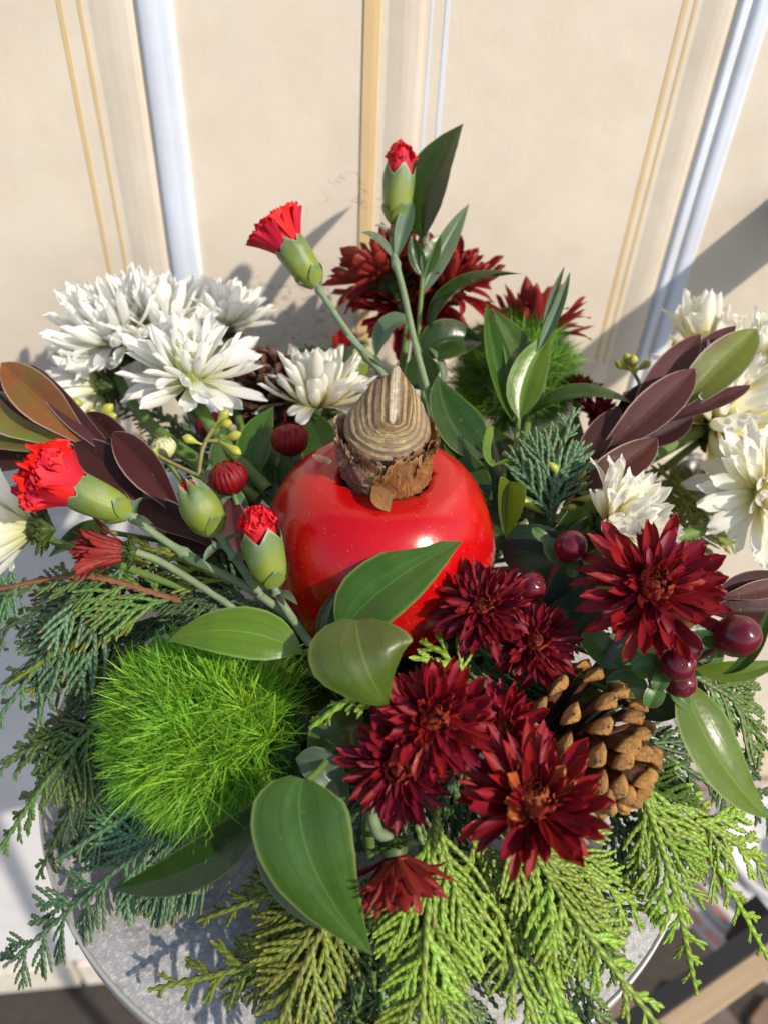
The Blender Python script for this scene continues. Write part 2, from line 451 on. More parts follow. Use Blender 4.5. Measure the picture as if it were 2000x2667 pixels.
M_RIN = mat_petal("burgundy floret", [(0., (.10, .008, .008)), (.6, (.24, .012, .014)), (1., (.34, .05, .02))], back=(.33, .06, .028), trans=.18, rough=.45, streak=.2)
M_RORG = mat_petal("orange floret", [(0., (.20, .02, .01)), (.6, (.40, .09, .02)), (1., (.50, .16, .04))], back=(.52, .17, .05), trans=.2, rough=.45, streak=.2)
M_REYE = mat_plain("dark flower eye", (.03, .022, .006), .8, .2, .5, 900, .8)
M_WEYE = mat_plain("green flower eye", (.45, .52, .08), .7, .2, .3, 900, .8)
M_CARN = mat_petal("carnation petal", [(0., (.50, .05, .05)), (.3, (.62, .008, .018)), (1., (.66, .005, .020))], back=(.60, .012, .03), trans=.22, rough=.55, streak=.14)
M_BUDW = mat_petal("white bud stripe", [(0., (.30, .38, .08)), (.5, (.60, .58, .26)), (1., (.80, .76, .50))], trans=.2)
def build_hair(name, base, mid, tip):
    k = N(name); u, v, r = k.attr()
    c = k.ramp(u, [(0., base), (.4, mid), (1., tip)])
    c = k.hsv(c, k.math('MULTIPLY_ADD', k.rnd(), .03, .485), 1., k.math('MULTIPLY_ADD', r, .6, .7))
    k.set(c, .5, .3); k.thin(c, .3); return k.m
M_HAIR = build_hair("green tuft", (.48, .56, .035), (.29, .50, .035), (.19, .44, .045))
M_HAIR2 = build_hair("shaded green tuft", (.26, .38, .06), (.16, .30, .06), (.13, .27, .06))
def build_cedar(name, a, b, edge, tip):
    k = N(name); u, v, r = k.attr()
    g = k.noise(k.gpos(), 60, 3)
    c = k.mix(g, a, b)
    c = k.hsv(c, k.math('MULTIPLY_ADD', k.rnd(), .03, .482), 1., k.math('MULTIPLY_ADD', k.rnd(), .6, .72))
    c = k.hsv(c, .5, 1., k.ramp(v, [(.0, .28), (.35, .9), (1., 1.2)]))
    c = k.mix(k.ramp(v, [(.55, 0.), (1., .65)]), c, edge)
    c = k.mix(k.ramp(u, [(.90, 0.), (1., .75)]), c, tip)
    c = k.mix(k.math('MULTIPLY', k.ramp(u, [(.82, 0.), (.95, 1.)]), k.ramp(r, [(.80, 0.), (.84, .8)])), c, (.20, .10, .03))
    k.set(c, .5, .35); k.thin(c, .1); return k.m
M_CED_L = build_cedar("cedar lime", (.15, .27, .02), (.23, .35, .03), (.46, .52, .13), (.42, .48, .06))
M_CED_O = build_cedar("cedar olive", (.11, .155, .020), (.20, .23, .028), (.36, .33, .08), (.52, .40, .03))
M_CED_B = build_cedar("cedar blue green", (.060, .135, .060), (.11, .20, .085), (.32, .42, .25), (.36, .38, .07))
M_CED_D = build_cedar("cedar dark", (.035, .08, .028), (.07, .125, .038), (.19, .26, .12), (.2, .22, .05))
M_CED_Y = build_cedar("cedar mid green", (.055, .13, .028), (.12, .19, .03), (.27, .34, .13), (.3, .32, .06))
def build_cone():
    k = N("cone scale"); u, v, r = k.attr(); p = k.coord()
    g = k.noise(k.scale(p, (1, 2, 1)), 7, 6, .7)
    c = k.ramp(u, [(0., (.04, .014, .006)), (.45, (.13, .042, .014)), (.76, (.23, .08, .022)), (.80, (.46, .20, .055)), (.9, (.60, .32, .11)), (1., (.44, .24, .09))])
    c = k.hsv(c, .5, 1.05, k.math('MULTIPLY_ADD', g, 1.3, .35))
    c = k.mix(k.math('MULTIPLY', k.ramp(r, [(.2, 0.), (.9, 1.)]), k.ramp(g, [(.35, 1.), (.6, .3)])), c, (.20, .08, .03))
    c = k.hsv(c, .5, 1., k.math('MULTIPLY_ADD', k.rnd(), .45, .75))
    k.set(c, .30, .5); k.bump(g, .6, .05); return k.m
M_CONE = build_cone()
M_CONED = mat_plain("dark cone scale", (.085, .034, .018), .5, .4, .6, 6, .5)
M_CONEAX = mat_plain("cone core", (.05, .02, .01), .8, .2, .3, 100, .5)
M_BERRY = N("hypericum berry")
_u, _v, _r = M_BERRY.attr()
_c = M_BERRY.ramp(M_BERRY.noise(M_BERRY.coord(), 90, 3), [(.3, (.075, .006, .014)), (.6, (.13, .008, .016)), (.8, (.04, .008, .016))])
M_BERRY.set(_c, .2, .45); M_BERRY.bump(M_BERRY.noise(M_BERRY.scale(M_BERRY.coord(), (1, 1, .3)), 300, 3), .08, .0006); M_BERRY = M_BERRY.m
M_BERTIP = mat_plain("berry tip", (.06, .03, .012), .7, .2, .4, 500, .5)
# ------------------------------------------------------------------ builders
PROF = {
 'ovate': ([0, .04, .1, .2, .32, .45, .6, .75, .86, .93, .97, 1], [.05, .22, .5, .83, .98, 1, .90, .66, .40, .19, .08, 0]),
 'heart': ([0, .03, .08, .16, .28, .42, .58, .74, .86, .93, .97, 1], [.25, .5, .72, .92, 1, .97, .84, .58, .33, .15, .07, 0]),
 'lance': ([0, .06, .15, .3, .45, .6, .75, .87, .94, 1], [.10, .25, .55, .88, 1, .95, .72, .42, .2, 0]),
 'blunt': ([0, .1, .25, .42, .56, .70, .82, .92, .975, 1], [.20, .34, .62, .91, 1, .94, .76, .46, .2, .02]),
 'oval':  ([0, .04, .12, .28, .5, .7, .85, .94, .985, 1], [.08, .3, .62, .93, 1, .93, .72, .42, .18, 0]),
 'ribbon': ([0, .1, .5, .9, 1], [.5, .9, 1, .7, 0]),
}
def prof(kind, u):
    return np.interp(u, *PROF[kind])

def leaf_mb(mb, p0, p1, p2, hw, hint, kind='ovate', fold=.25, cup=.0, twist=0.0, wave=.03, seed=0, nu=20, nv=9, mi=0, w_fn=None):
    r = random.Random(seed); f1, f2 = n3(seed), n3(seed + 50)
    hint = Vector(hint).normalized(); v = []; p = []
    rr = r.random()
    for i in range(nu):
        u = i / (nu - 1); uu = u * .999 + .0005
        c = bez(p0, p1, p2, u)
        t = (bez(p0, p1, p2, min(1, uu + .01)) - bez(p0, p1, p2, max(0, uu - .01))).normalized()
        h = Matrix.Rotation(twist * (u - .3), 3, t) @ hint
        s = t.cross(h).normalized(); n = s.cross(t)
        w = hw * prof(kind, u)
        if w_fn: w *= w_fn(u)
        for j in range(nv):
            q = -1 + 2 * j / (nv - 1)
            aq = abs(q)
            x = q * w * math.cos(fold) ; z = w * aq * math.sin(fold) + cup * hw * q * q * math.sin(PI * min(1, u * 1.05)) * .9
            # rounded midrib so the fold is soft
            z -= w * .10 * math.exp(-(aq / .25) ** 2) * (1 if fold > 0 else 0)
            z += wave * hw * aq * (f1(u * 5 + 2 * (q > 0))) + wave * .5 * hw * f2(u * 3 + q)
            v.append(c + s * x + n * z); p.append((u, q, rr))
    # winding so that the face normal is +n
    f = [(a, d, c2, b) for a, b, c2, d in grid_faces(nu, nv)]
    mb.add(v, f, p, mi)

_lc = [0]
def leaf(parent, m, p0, p1, p2, hw, hint, kind='ovate', name='leaf', label=None, **kw):
    _lc[0] += 1
    mb = MB(); leaf_mb(mb, p0, p1, p2, hw, hint, kind, seed=_lc[0] * 7 + 3, **kw)
    o = link(name, mb.mesh(name, m, origin=p0), parent, Matrix.Translation(p0), label)
    return o
def stem(parent, pts, r0, r1, m, name='stem', n=24, ns=8, nodes=()):
    mb = MB(); pl = polyline(pts, n)
    rad = [r0 + (r1 - r0) * i / (n - 1) for i in range(n)]
    for tn, amp in nodes:
        for i in range(n):
            rad[i] *= 1 + amp * math.exp(-((i / (n - 1) - tn) / .03) ** 2)
    tube(mb, pl, rad, ns)
    return link(name, mb.mesh(name, m, origin=pts[0]), parent, Matrix.Translation(pts[0]))

HEART = Vector((0, 0.0, 0.045))              # where the stems meet in the bowl
def into_bowl(p, spread=.42, z=.05):
    return Vector((p.x * spread, p.y * spread, z))

# --- petals (meshes shared between the petals of all heads of a kind)
def petal_data(L, hw, bend, cup, tip, seed, nu=9, nv=7, droop=0.0):
    """petal along +X, inner face +Z; bend>0 curls up (inward)"""
    r = random.Random(seed); v = []; p = []
    if tip == 'round': P_ = ([0, .12, .35, .6, .8, .91, .97, 1], [.34, .44, .74, .97, 1, .86, .64, .34])
    elif tip == 'point': P_ = ([0, .12, .35, .6, .78, .9, .97, 1], [.34, .48, .84, 1, .86, .58, .28, .08])
    else: P_ = ([0, .2, .5, .8, .95, 1], [.45, .6, .85, 1, .75, .3])
    x = z = 0.0
    us = [0, .12, .28, .45, .6, .74, .86, .95, 1.0][:nu] if nu == 9 else [i / (nu - 1) for i in range(nu)]
    px_, pz_, an = [0.], [0.], [0.]
    for i in range(1, nu):
        u = us[i]; a = bend * u - droop * u * u
        x += L * (us[i] - us[i - 1]) * math.cos(a); z += L * (us[i] - us[i - 1]) * math.sin(a)
        px_.append(x); pz_.append(z); an.append(a)
    tw = r.uniform(-.3, .3); ridge = r.uniform(.0, .14); sway = r.uniform(-.06, .06); g = r.uniform(0, 6)
    for i in range(nu):
        u = us[i]; w = hw * np.interp(u, *P_)
        for j in range(nv):
            q = -1 + 2 * j / (nv - 1)
            yy = q * w + sway * L * u * u
            zz = cup * w * q * q + ridge * w * .5 * math.cos(q * PI * 2) * u + .05 * w * math.sin(u * 7 + g + 2 * q)
            c, s = math.cos(tw * u), math.sin(tw * u)
            y2, z2 = yy * c - zz * s, yy * s + zz * c
            xt = -.085 * L * q * q * u ** 6 * (hw / .13)
            v.append(Vector((px_[i] + xt - math.sin(an[i]) * z2, y2, pz_[i] + math.cos(an[i]) * z2)))
            p.append((u, q, r.random()))
    return v, grid_faces(nu, nv), p

class PetalSet:
    def __init__(self, name, m, specs):
        self.m = m; self.data = [petal_data(*s) for s in specs]; self.mesh = []
        for v, f, p in self.data:
            mb = MB(); mb.add(v, f, p); self.mesh.append(mb.mesh(name, m))
# unit length petals, half width relative to length
WSET = PetalSet("white petal", M_WPET, [(1, .105, .50, .35, 'round', 1), (1, .095, .30, .5, 'round', 2), (1, .115, .12, .3, 'round', 3), (1, .09, .75, .6, 'round', 4), (1, .13, -.25, .3, 'round', 5, 9, 7, .3), (1, .10, .45, .6, 'point', 6), (1, .085, .9, .6, 'round', 7), (1, .10, .0, .45, 'point', 8)])
YSET = PetalSet("cream petal", M_YPET, [(1, .12, .50, .35, 'round', 11), (1, .11, .30, .5, 'round', 12), (1, .13, .12, .3, 'round', 13), (1, .10, .75, .6, 'round', 14), (1, .14, -.35, .3, 'round', 15, 9, 7, .3), (1, .11, .45, .6, 'point', 16), (1, .095, .85, .6, 'round', 17)])
RSET = PetalSet("burgundy petal", M_RPET, [(1, 0.099, .35, .55, 'point', 21), (1, 0.107, .1, .45, 'round', 22), (1, 0.086, -.2, .7, 'round', 23, 9, 7, .3), (1, 0.099, .6, .6, 'round', 24), (1, 0.082, .15, .9, 'point', 25), (1, 0.095, -.4, .5, 'point', 26, 9, 7, .3), (1, 0.103, .8, .5, 'round', 27)])
R2SET = PetalSet("dark burgundy petal", M_RPET2, [(1, 0.095, .35, .55, 'round', 31), (1, 0.103, .1, .45, 'round', 32), (1, 0.086, -.2, .7, 'round', 33, 9, 7, .3), (1, 0.099, .6, .6, 'round', 34), (1, 0.082, .15, .9, 'point', 35), (1, 0.095, -.35, .5, 'round', 36, 9, 7, .3)])
OSET = PetalSet("orange floret", M_RORG, [(1, .20, .5, .5, 'round', 41), (1, .18, .2, .5, 'point', 42)])

def mum(pos, axis, R, kind, label, rings=None, seed=0, st=None, stem_mat=None, cup=0.0, name=None, cat='flower', group=None, inner=1.0, eye=True, gaps=0.0, base_in=.10, extra=None, stem_r=.0022, calyx=True):
    """chrysanthemum head: petals one by one, joined inner florets, eye, calyx, stem"""
    r = random.Random(seed * 131 + 5)
    F = frame(axis, V(0, 1, 0)).to_4x4(); T = Matrix.Translation(pos)
    white = kind in 'WY'
    t = thing(name or ('white_chrysanthemum' if white else 'burgundy_chrysanthemum'), label, cat, pos, group)
    ps = {'W': WSET, 'Y': YSET, 'R': RSET, 'D': R2SET}[kind]
    if rings is None:
        rings = [(17, 1.0, 0, .0), (19, 1.0, 12, .02), (20, .97, 25, .05), (19, .90, 37, .07), (18, .81, 48, .09), (16, .70, 58, .10)] if white else \
                [(23, 1.0, 0, .0), (24, .94, 8, .02), (24, .84, 17, .045), (23, .71, 27, .065), (21, .57, 38, .08), (18, .45, 50, .09)]
    for k, (n, ln, elv, h) in enumerate(rings):
        off = r.random()
        for i in range(n):
            if r.random() < gaps: continue
            ph = (i + off + r.uniform(-.3, .3)) * 2 * PI / n
            e = math.radians(elv + cup + r.gauss(0, 6.5))
            L = R * ln * r.uniform(.84, 1.08)
            d = r.randrange(len(ps.mesh))
            wsc = L * r.uniform(.9, 1.12)
            M = T @ F @ Matrix.Rotation(ph, 4, 'Z') @ Matrix.Translation((R * base_in * (1 - k * .12), 0, R * h)) @ \
                Matrix.Rotation(-e, 4, 'Y') @ Matrix.Rotation(r.gauss(0, .22), 4, 'X') @ Matrix.Diagonal((L, wsc, L, 1))
            link('petal', ps.mesh[d], t, M)
    if extra:
        for (ph, elv, ln, d, oset) in extra:
            M = T @ F @ Matrix.Rotation(math.radians(ph), 4, 'Z') @ Matrix.Translation((R * .12, 0, R * .12)) @ Matrix.Rotation(-math.radians(elv), 4, 'Y') @ Matrix.Scale(R * ln, 4)
            mm = (OSET if oset else ps).mesh; link('petal', mm[d % len(mm)], t, M)
    # inner florets: short, curving in over the eye
    mb = MB()
    im = {'W': M_WIN, 'Y': M_YIN, 'R': M_RIN, 'D': M_RIN}[kind]
    fl = [(20, .36, 58, .20, 1.0), (20, .32, 68, .16, 1.1), (18, .27, 76, .12, 1.2), (15, .22, 84, .08, 1.2), (12, .16, 92, .045, 1.0)] if not white else \
         [(18, .54, 60, .15, .8), (17, .47, 66, .125, .9), (16, .40, 72, .10, .9), (14, .32, 78, .07, .9), (12, .25, 84, .04, .8), (7, .2, 88, .015, .6)]
    for k, (n, ln, elv, r0, bd) in enumerate(fl):
        off = r.random()
        for i in range(n):
            v, f, p = petal_data(1, .20 if not white else .17, bd * r.uniform(.7, 1.2), .7, 'round', r.randrange(9999), 5, 4)
            L = R * ln * inner * r.uniform(.85, 1.12)
            M = F @ Matrix.Rotation((i + off + r.uniform(-.2, .2)) * 2 * PI / n, 4, 'Z') @ Matrix.Translation((R * r0, 0, R * (.06 + .012 * k))) @ Matrix.Rotation(-math.radians(elv + cup * .3 + r.gauss(0, 5)), 4, 'Y') @ Matrix.Scale(L, 4)
            mb.add([M @ q for q in v], f, p)
    link('florets', mb.mesh('florets', im), t, T, kind='stuff')
    if eye:
        mb = MB(); eh = .65 if white else 1.0; lathe(mb, [(R * .10 * eh, R * .05), (R * .09 * eh, R * .11 * eh), (R * .055 * eh, R * .15 * eh), (R * .0001, R * .16 * eh)], 12, M=F)
        link('eye', mb.mesh('eye', M_WEYE if white else M_REYE), t, T)
    if calyx:
        mb = MB()
        cw = R * (.26 if not white else .22)
        lathe(mb, [(R * .05, -R * .26), (cw * .55, -R * .22), (cw * .95, -R * .10), (cw * .8, R * .02)], 16, M=F)
        for row, (z0, l, a) in enumerate(((-.22, .20, 50), (-.17, .22, 38), (-.11, .20, 30))):
            for i in range(11):
                ph = (i + row * .5) * 2 * PI / 11
                v, f, p = petal_data(1, .28, .5, .5, 'round', i + row * 20, 4, 4)
                M = F @ Matrix.Rotation(ph, 4, 'Z') @ Matrix.Translation((cw * (.45 + .22 * row), 0, R * z0)) @ Matrix.Rotation(-math.radians(a), 4, 'Y') @ Matrix.Rotation(PI, 4, 'X') @ Matrix.Scale(R * l, 4)
                mb.add([M @ q for q in v], f, p)
        link('calyx', mb.mesh('calyx', M_BRACT), t, T)
    ax = Vector(axis).normalized()
    b = pos - ax * R * .24
    if st is None:
        e = into_bowl(pos); st = [b, b - ax * R * .6 + Vector((0, 0, -.006)), b.lerp(e, .6), e]
    else: st = [b] + st
    stem(t, st, stem_r * 1.1, stem_r, stem_mat or M_STEM)
    return t

def mum_bud(pos, axis, r0, label, m=None, seed=0, st=None, name='chrysanthemum_bud', open_tip=True, group=None):
    r = random.Random(seed + 900); F = frame(axis, V(0, 1, 0)).to_4x4(); T = Matrix.Translation(pos)
    t = thing(name, label, 'flower bud', pos, group)
    mb = MB(); lathe(mb, [(.0001, -r0 * .8), (r0 * .55, -r0 * .68), (r0 * .9, -r0 * .25), (r0 * .92, r0 * .2), (r0 * .68, r0 * .66), (r0 * .3, r0 * .82), (.0001, r0 * .7)], 18, M=F)
    link('core', mb.mesh('core', M_RIN if m is None else M_WIN), t, T)
    n = 20
    for i in range(n):
        v = []; p = []
        ph0 = 2 * PI * i / n; out = r.uniform(1.0, 1.08); top = r.uniform(.75, 1.0)
        for a in range(8):
            u = a / 7; th = -1.15 + u * (2.35 * top)
            for q in (-1, -.33, .33, 1):
                w = math.sin(PI * min(1, .12 + u * .82)) ** .6 * .19
                ph = ph0 + q * w / max(.35, math.cos(th)) * .9
                rad = r0 * (out + .05 * (1 - q * q)) * math.cos(th) + r0 * .02
                v.append(Vector((rad * math.cos(ph), rad * math.sin(ph), r0 * 1.0 * math.sin(th)))); p.append((u, q, 0))
        f = [x[::-1] for x in grid_faces(8, 4)]
        b = MB(); b.add([F @ x for x in v], f, p)
        link('petal', b.mesh('bud petal', m or M_RPET), t, T)
    if open_tip:
        for i in range(3):
            M = T @ F @ Matrix.Rotation(r.uniform(0, 6.28), 4, 'Z') @ Matrix.Translation((r0 * .4, 0, r0 * .65)) @ Matrix.Rotation(-math.radians(r.uniform(60, 100)), 4, 'Y') @ Matrix.Diagonal((r0 * .75, r0 * .5, r0, 1))
            link('petal', (RSET if m is None else WSET).mesh[i], t, M)
    mb = MB()
    for row, (th, l) in enumerate(((-1.35, .55), (-.95, .6))):
        for i in range(10):
            v, f, p = petal_data(1, .34, .75, .5, 'round', i + row * 10, 5, 4)
            M = F @ Matrix.Rotation((i + .5 * row) * 2 * PI / 10, 4, 'Z') @ Matrix.Translation((r0 * 1.06 * math.cos(th), 0, r0 * 1.06 * math.sin(th))) @ Matrix.Rotation(-(th + PI / 2 - .15), 4, 'Y') @ Matrix.Rotation(PI, 4, 'X') @ Matrix.Rotation(0, 4, 'Y') @ Matrix.Diagonal((r0 * l, r0 * l, -r0 * l, 1))
            mb.add([M @ q for q in v], f, p)
    link('bracts', mb.mesh('bracts', M_BRACT), t, T)
    b = pos - Vector(axis).normalized() * r0 * .8
    e = into_bowl(pos)
    stem(t, [b] + (st or [b - Vector(axis).normalized() * r0 * 1.5, b.lerp(e, .6), e]), .0014, .0013, M_STEM)
    return t

# --- carnation
def carn_petal(seed, bend, rf, nu=10, nv=31):
    r = random.Random(seed); v = []; p = []; f1 = n3(seed)
    x = z = 0.; xs, zs, an = [0.], [0.], [0.]
    for i in range(1, nu):
        u = i / (nu - 1); a = bend * u ** 1.5
        x += math.cos(a) / (nu - 1); z += math.sin(a) / (nu - 1); xs.append(x); zs.append(z); an.append(a)
    for i in range(nu):
        u = i / (nu - 1)
        for j in range(nv):
            q = -1 + 2 * j / (nv - 1); w = .12 + .50 * u ** .8
            dl = -.16 * q * q * u ** 2
            if i == nu - 1: dl += (.028 if j % 2 else -.028) + r.uniform(-.018, .018)
            ruf = rf * u ** 3.5 * (math.sin(q * 8 + seed * 1.7) + .7 * math.sin(q * 15 + seed * 2.9) + .5 * f1(q * 2)) + .02 * u * f1(q * 2.5 + u)
            z2 = .55 * q * q * w + ruf
            v.append(Vector((xs[i] + dl * math.cos(an[i]) - math.sin(an[i]) * z2, q * w, zs[i] + dl * math.sin(an[i]) + math.cos(an[i]) * z2))); p.append((u, q, r.random()))
    mb = MB(); mb.add(v, grid_faces(nu, nv), p)
    return mb.mesh('carnation petal', M_CARN)
CPB = [carn_petal(k, .85, .035) for k in range(1, 5)]      # rounded outer petals
CPF = [carn_petal(k, .15, .10) for k in range(11, 16)]     # fanned, ruffled
CPI = [carn_petal(k, .5, .12) for k in range(21, 26)]      # crumpled inner

def carnation(base, top, r0, head, hl, label, style, stempts, seed=0, stem_leaves=()):
    """base->top: calyx axis; head: half width of the bloom; hl: how far the petals rise above the calyx"""
    r = random.Random(seed * 17 + 3); ax = (top - base); L = ax.length; ax.normalize()
    F = frame(ax, V(0, 0, 1)).to_4x4(); T = Matrix.Translation(base)
    t = thing('red_carnation', label, 'flower', base)
    # calyx with five pointed teeth
    mb = MB(); ns = 40; prf = [(.42, -.02), (.62, .04), (.80, .16), (.90, .32), (.96, .5), (1.0, .68), (1.02, .82), (1.0, .90), (.97, .96)]
    if style == 'bud': prf = [(.42, -.02), (.65, .04), (.88, .18), (1.0, .35), (1.02, .5), (.94, .66), (.76, .80), (.58, .88), (.42, .94)]
    v = []; p = []; ph0 = r.uniform(0, 6)
    for i, (rr, z) in enumerate(prf):
        u = i / (len(prf) - 1)
        for j in range(ns):
            a = 2 * PI * j / ns
            tooth = abs(((a + ph0) * 5 / (2 * PI)) % 1 * 2 - 1)          # 1 at tip, 0 in notch
            dz = (tooth - .5) * .26 * max(0, (z - .45) / .5) ** 2
            rim = 1 + .05 * math.cos(5 * (a + ph0) + PI) * u + (.06 * max(0, (z - .8) / .2) * tooth if style != 'bud' else 0)
            v.append(F @ Vector((rr * r0 * rim * math.cos(a), rr * r0 * rim * math.sin(a), (z + dz) * L))); p.append((u, j / ns * 6, 0))
    mb.add(v, [q[::-1] for q in grid_faces(len(prf), ns, True)], p)
    link('calyx', mb.mesh('calyx', M_CAL), t, T)
    for i in range(4):                                                     # small bracts hugging the base
        b = MB(); v = []; p = []
        for a in range(6):
            u = a / 5
            for q in (-1, -.5, 0, .5, 1):
                ph = i * PI / 2 + .4 + q * .95 * (1 - u ** 1.7) ; z = -.05 + .36 * u
                rr = np.interp(z, [-.05, .04, .16, .32, .5], [.40, .64, .83, .95, 1.0]) * 1.06 + .05 * u * (1 + (i % 2) * .4)
                v.append(F @ Vector((rr * r0 * math.cos(ph), rr * r0 * math.sin(ph), z * L))); p.append((u, q, 0))
        b.add(v, [x[::-1] for x in grid_faces(6, 5)], p)
        link('bract', b.mesh('bract', M_CAL), t, T)
    n_in, lo, hi = {'bell': (24, 52, 88), 'tight': (24, 80, 100), 'cup': (54, 58, 112), 'bud': (10, 86, 100)}[style]
    for i in range(n_in):
        k = i / (n_in - 1); e = math.radians(lo + (hi - lo) * k + r.gauss(0, 4))
        ph = i * 2.399 + r.uniform(-.3, .3)
        if style == 'bud': ln = L * .35; r1 = r0 * .25 * (1 - k)
        else: ln = hl * r.uniform(.92, 1.08) * ((.80 + .22 * k) if style == 'cup' else 1.0) + L * .12; r1 = r0 * .78 * (1 - k) ** .55
        wd = {'bell': 1.0, 'tight': 1.05, 'cup': 1.15, 'bud': .55}[style] * head * 1.5 * (1 if k < .55 else .75)
        pset = CPI if k > (.35 if style == 'cup' else .6) and style != 'bell' else {'bell': CPF, 'tight': CPB, 'cup': CPB, 'bud': CPB}[style]
        if style == 'bud': wd = r0 * .7
        M = T @ F @ Matrix.Rotation(ph, 4, 'Z') @ Matrix.Translation((r1, 0, L * (.80 if style != 'bud' else .66))) @ Matrix.Rotation(-e, 4, 'Y') @ Matrix.Diagonal((ln, wd, ln * .8, 1))
        link('petal', pset[i % len(pset)], t, M)
    so = stem(t, [base + ax * L * .02] + stempts, .0015, .0019, M_STEMB, n=30, ns=10, nodes=[(.0, .25)] + [(q, .7) for q, *_ in stem_leaves])
    pl = polyline([base] + stempts, 60)
    for q, dirs in stem_leaves:
        c = pl[int(q * 59)]
        for d in dirs:
            d = Vector(d)
            leaf(t, M_RUS_G, c, c + d * .55 + ax * .25 * d.length, c + d, d.length * .16, V(.2, .5, .8), 'lance', name='stem_leaf', fold=.5, nu=10, nv=5)
    return t

# --- green dianthus pom-pom
def tuft_mesh(seed, m, n=60):
    r = random.Random(seed); mb = MB()
    for i in range(n):
        az_ = r.uniform(0, 2 * PI); sp = abs(r.gauss(0, .42)); ln = r.uniform(.65, 1.1); rnd = r.random()
        d = Vector((math.sin(sp) * math.cos(az_), math.sin(sp) * math.sin(az_), math.cos(sp)))
        sd = d.orthogonal().normalized(); sd = Matrix.Rotation(r.uniform(0, 6.28), 3, d) @ sd
        cv = d.cross(sd) * r.gauss(0, .42) + Vector((math.cos(az_), math.sin(az_), 0)) * r.uniform(-.1, .3)
        st = Vector((math.cos(az_), math.sin(az_), 0)) * .05 + Vector((0, 0, r.uniform(-.05, .25)))
        v = []; p = []
        for k in range(6):
            u = k / 5; c = st + d * ln * u + cv * u * u; w = .015 * (1 - u) ** .5 + .003
            v += [c - sd * w, c + sd * w]; p += [(u, 0, rnd), (u, 1, rnd)]
        mb.add(v, grid_faces(6, 2), p)
    return mb.mesh('tuft', m)
TUFTS = [tuft_mesh(k, M_HAIR) for k in range(7)]
TUFTS2 = [tuft_mesh(k + 20, M_HAIR2) for k in range(5)]
def pompom(c, rad, src, label, meshes, n, stempts, ts=.36, seed=0, squash=(1, 1, 1)):
    r = random.Random(seed); t = thing('green_dianthus', label, 'flower', c)
    mb = MB(); lathe(mb, [(.0001, -rad * .62), (rad * .4, -rad * .5), (rad * .62, -rad * .1), (rad * .55, rad * .3), (rad * .3, rad * .55), (.0001, rad * .62)], 14)
    link('heart', mb.mesh('heart', mat_core), t, Matrix.Translation(c))
    for i in range(n):
        z = 1 - 2 * (i + .5) / n; a = i * 2.39996
        nrm = Vector((math.cos(a) * math.sqrt(1 - z * z), math.sin(a) * math.sqrt(1 - z * z), z))
        rr = rad * (.66 + .12 * r.random())
        q = c + Vector((nrm.x * squash[0], nrm.y * squash[1], nrm.z * squash[2])) * rr
        d = ((q - src).normalized() * .78 + nrm * .36 + Vector((r.gauss(0, .12), r.gauss(0, .12), r.gauss(0, .12)))).normalized()
        s = rad * ts * r.uniform(.85, 1.2)
        M = Matrix.Translation(q) @ frame(d).to_4x4() @ Matrix.Rotation(r.uniform(0, 6.28), 4, 'Z') @ Matrix.Scale(s, 4)
        link('tuft', meshes[r.randrange(len(meshes))], t, M)
    stem(t, stempts, .002, .0022, M_STEM)
    return t
mat_core = mat_plain("pompom heart", (.05, .09, .012), .8, .1, .3, 300, .5)

# --- cedar
def twig(mb, pts, w, nrm, rnd, thick=.55):
    """flattened shoot of overlapping scale leaves"""
    L = sum((pts[i + 1] - pts[i]).length for i in range(len(pts) - 1))
    ns = max(4, int(L / (w * 1.35))); pl = polyline(pts, ns * 2 + 1)
    v = []; p = []; K = 8
    for i in range(ns * 2 + 1):
        u = i / (ns * 2); t = (pl[min(i + 1, ns * 2)] - pl[max(i - 1, 0)]).normalized()
        s = t.cross(nrm).normalized(); n = s.cross(t)
        tp = (1 - .22 * u) * (1 if u < .8 else 1 - (u - .8) * 2.2) * (1 if i < ns * 2 else .4)
        od = i % 2
        for k in range(K):
            a = 2 * PI * k / K
            lat = abs(math.cos(a))                       # 1 on the flanks, 0 on the faces
            bul = (1.38 if od else .66) * lat + (.68 if od else 1.28) * (1 - lat)
            v.append(pl[i] + (s * math.cos(a) * w * .5 + n * math.sin(a) * w * .5 * thick) * bul * tp)
            p.append((u, (1.0 if od else 0.0) * (1 - lat) + (0.0 if od else 1.0) * lat * .9, rnd))
    f = grid_faces(ns * 2 + 1, K, True); f.append(tuple(range(ns * 2 * K, ns * 2 * K + K)))
    mb.add(v, f, p)

def branchlet_mesh(L, seed, m, w=.0023):
    """flat lateral spray along +X, in the XY plane"""
    r = random.Random(seed); mb = MB(); Z = Vector((0, 0, 1))
    cv = r.uniform(-.10, .10); dr = r.uniform(-.14, .02)
    ax = lambda u: Vector((L * u, L * cv * u * u, L * dr * u * u))
    twig(mb, [ax(0), ax(.33), ax(.66), ax(1)], w, Z, r.random())
    n = max(2, int(L / .0046)) if L > .016 else 2; side = r.choice((-1, 1))
    for i in range(n):
        u = .14 + .74 * i / n; side = -side
        l = ((L * .60 * (1 - u) + .003) if L > .016 else L * .36) * r.uniform(.75, 1.15)
        a = math.radians(r.uniform(20, 32)) * side
        b = ax(u); d = Vector((math.cos(a), math.sin(a), r.uniform(-.12, .06)))
        e = b + d * l + Vector((.14 * l, 0, -.03 * l))
        twig(mb, [b, b.lerp(e, .5) + Vector((-.02 * l, .05 * l * side, .02 * l)), e], w * .88, Z, r.random())
    return mb.mesh('branchlet', m)
CED = {}
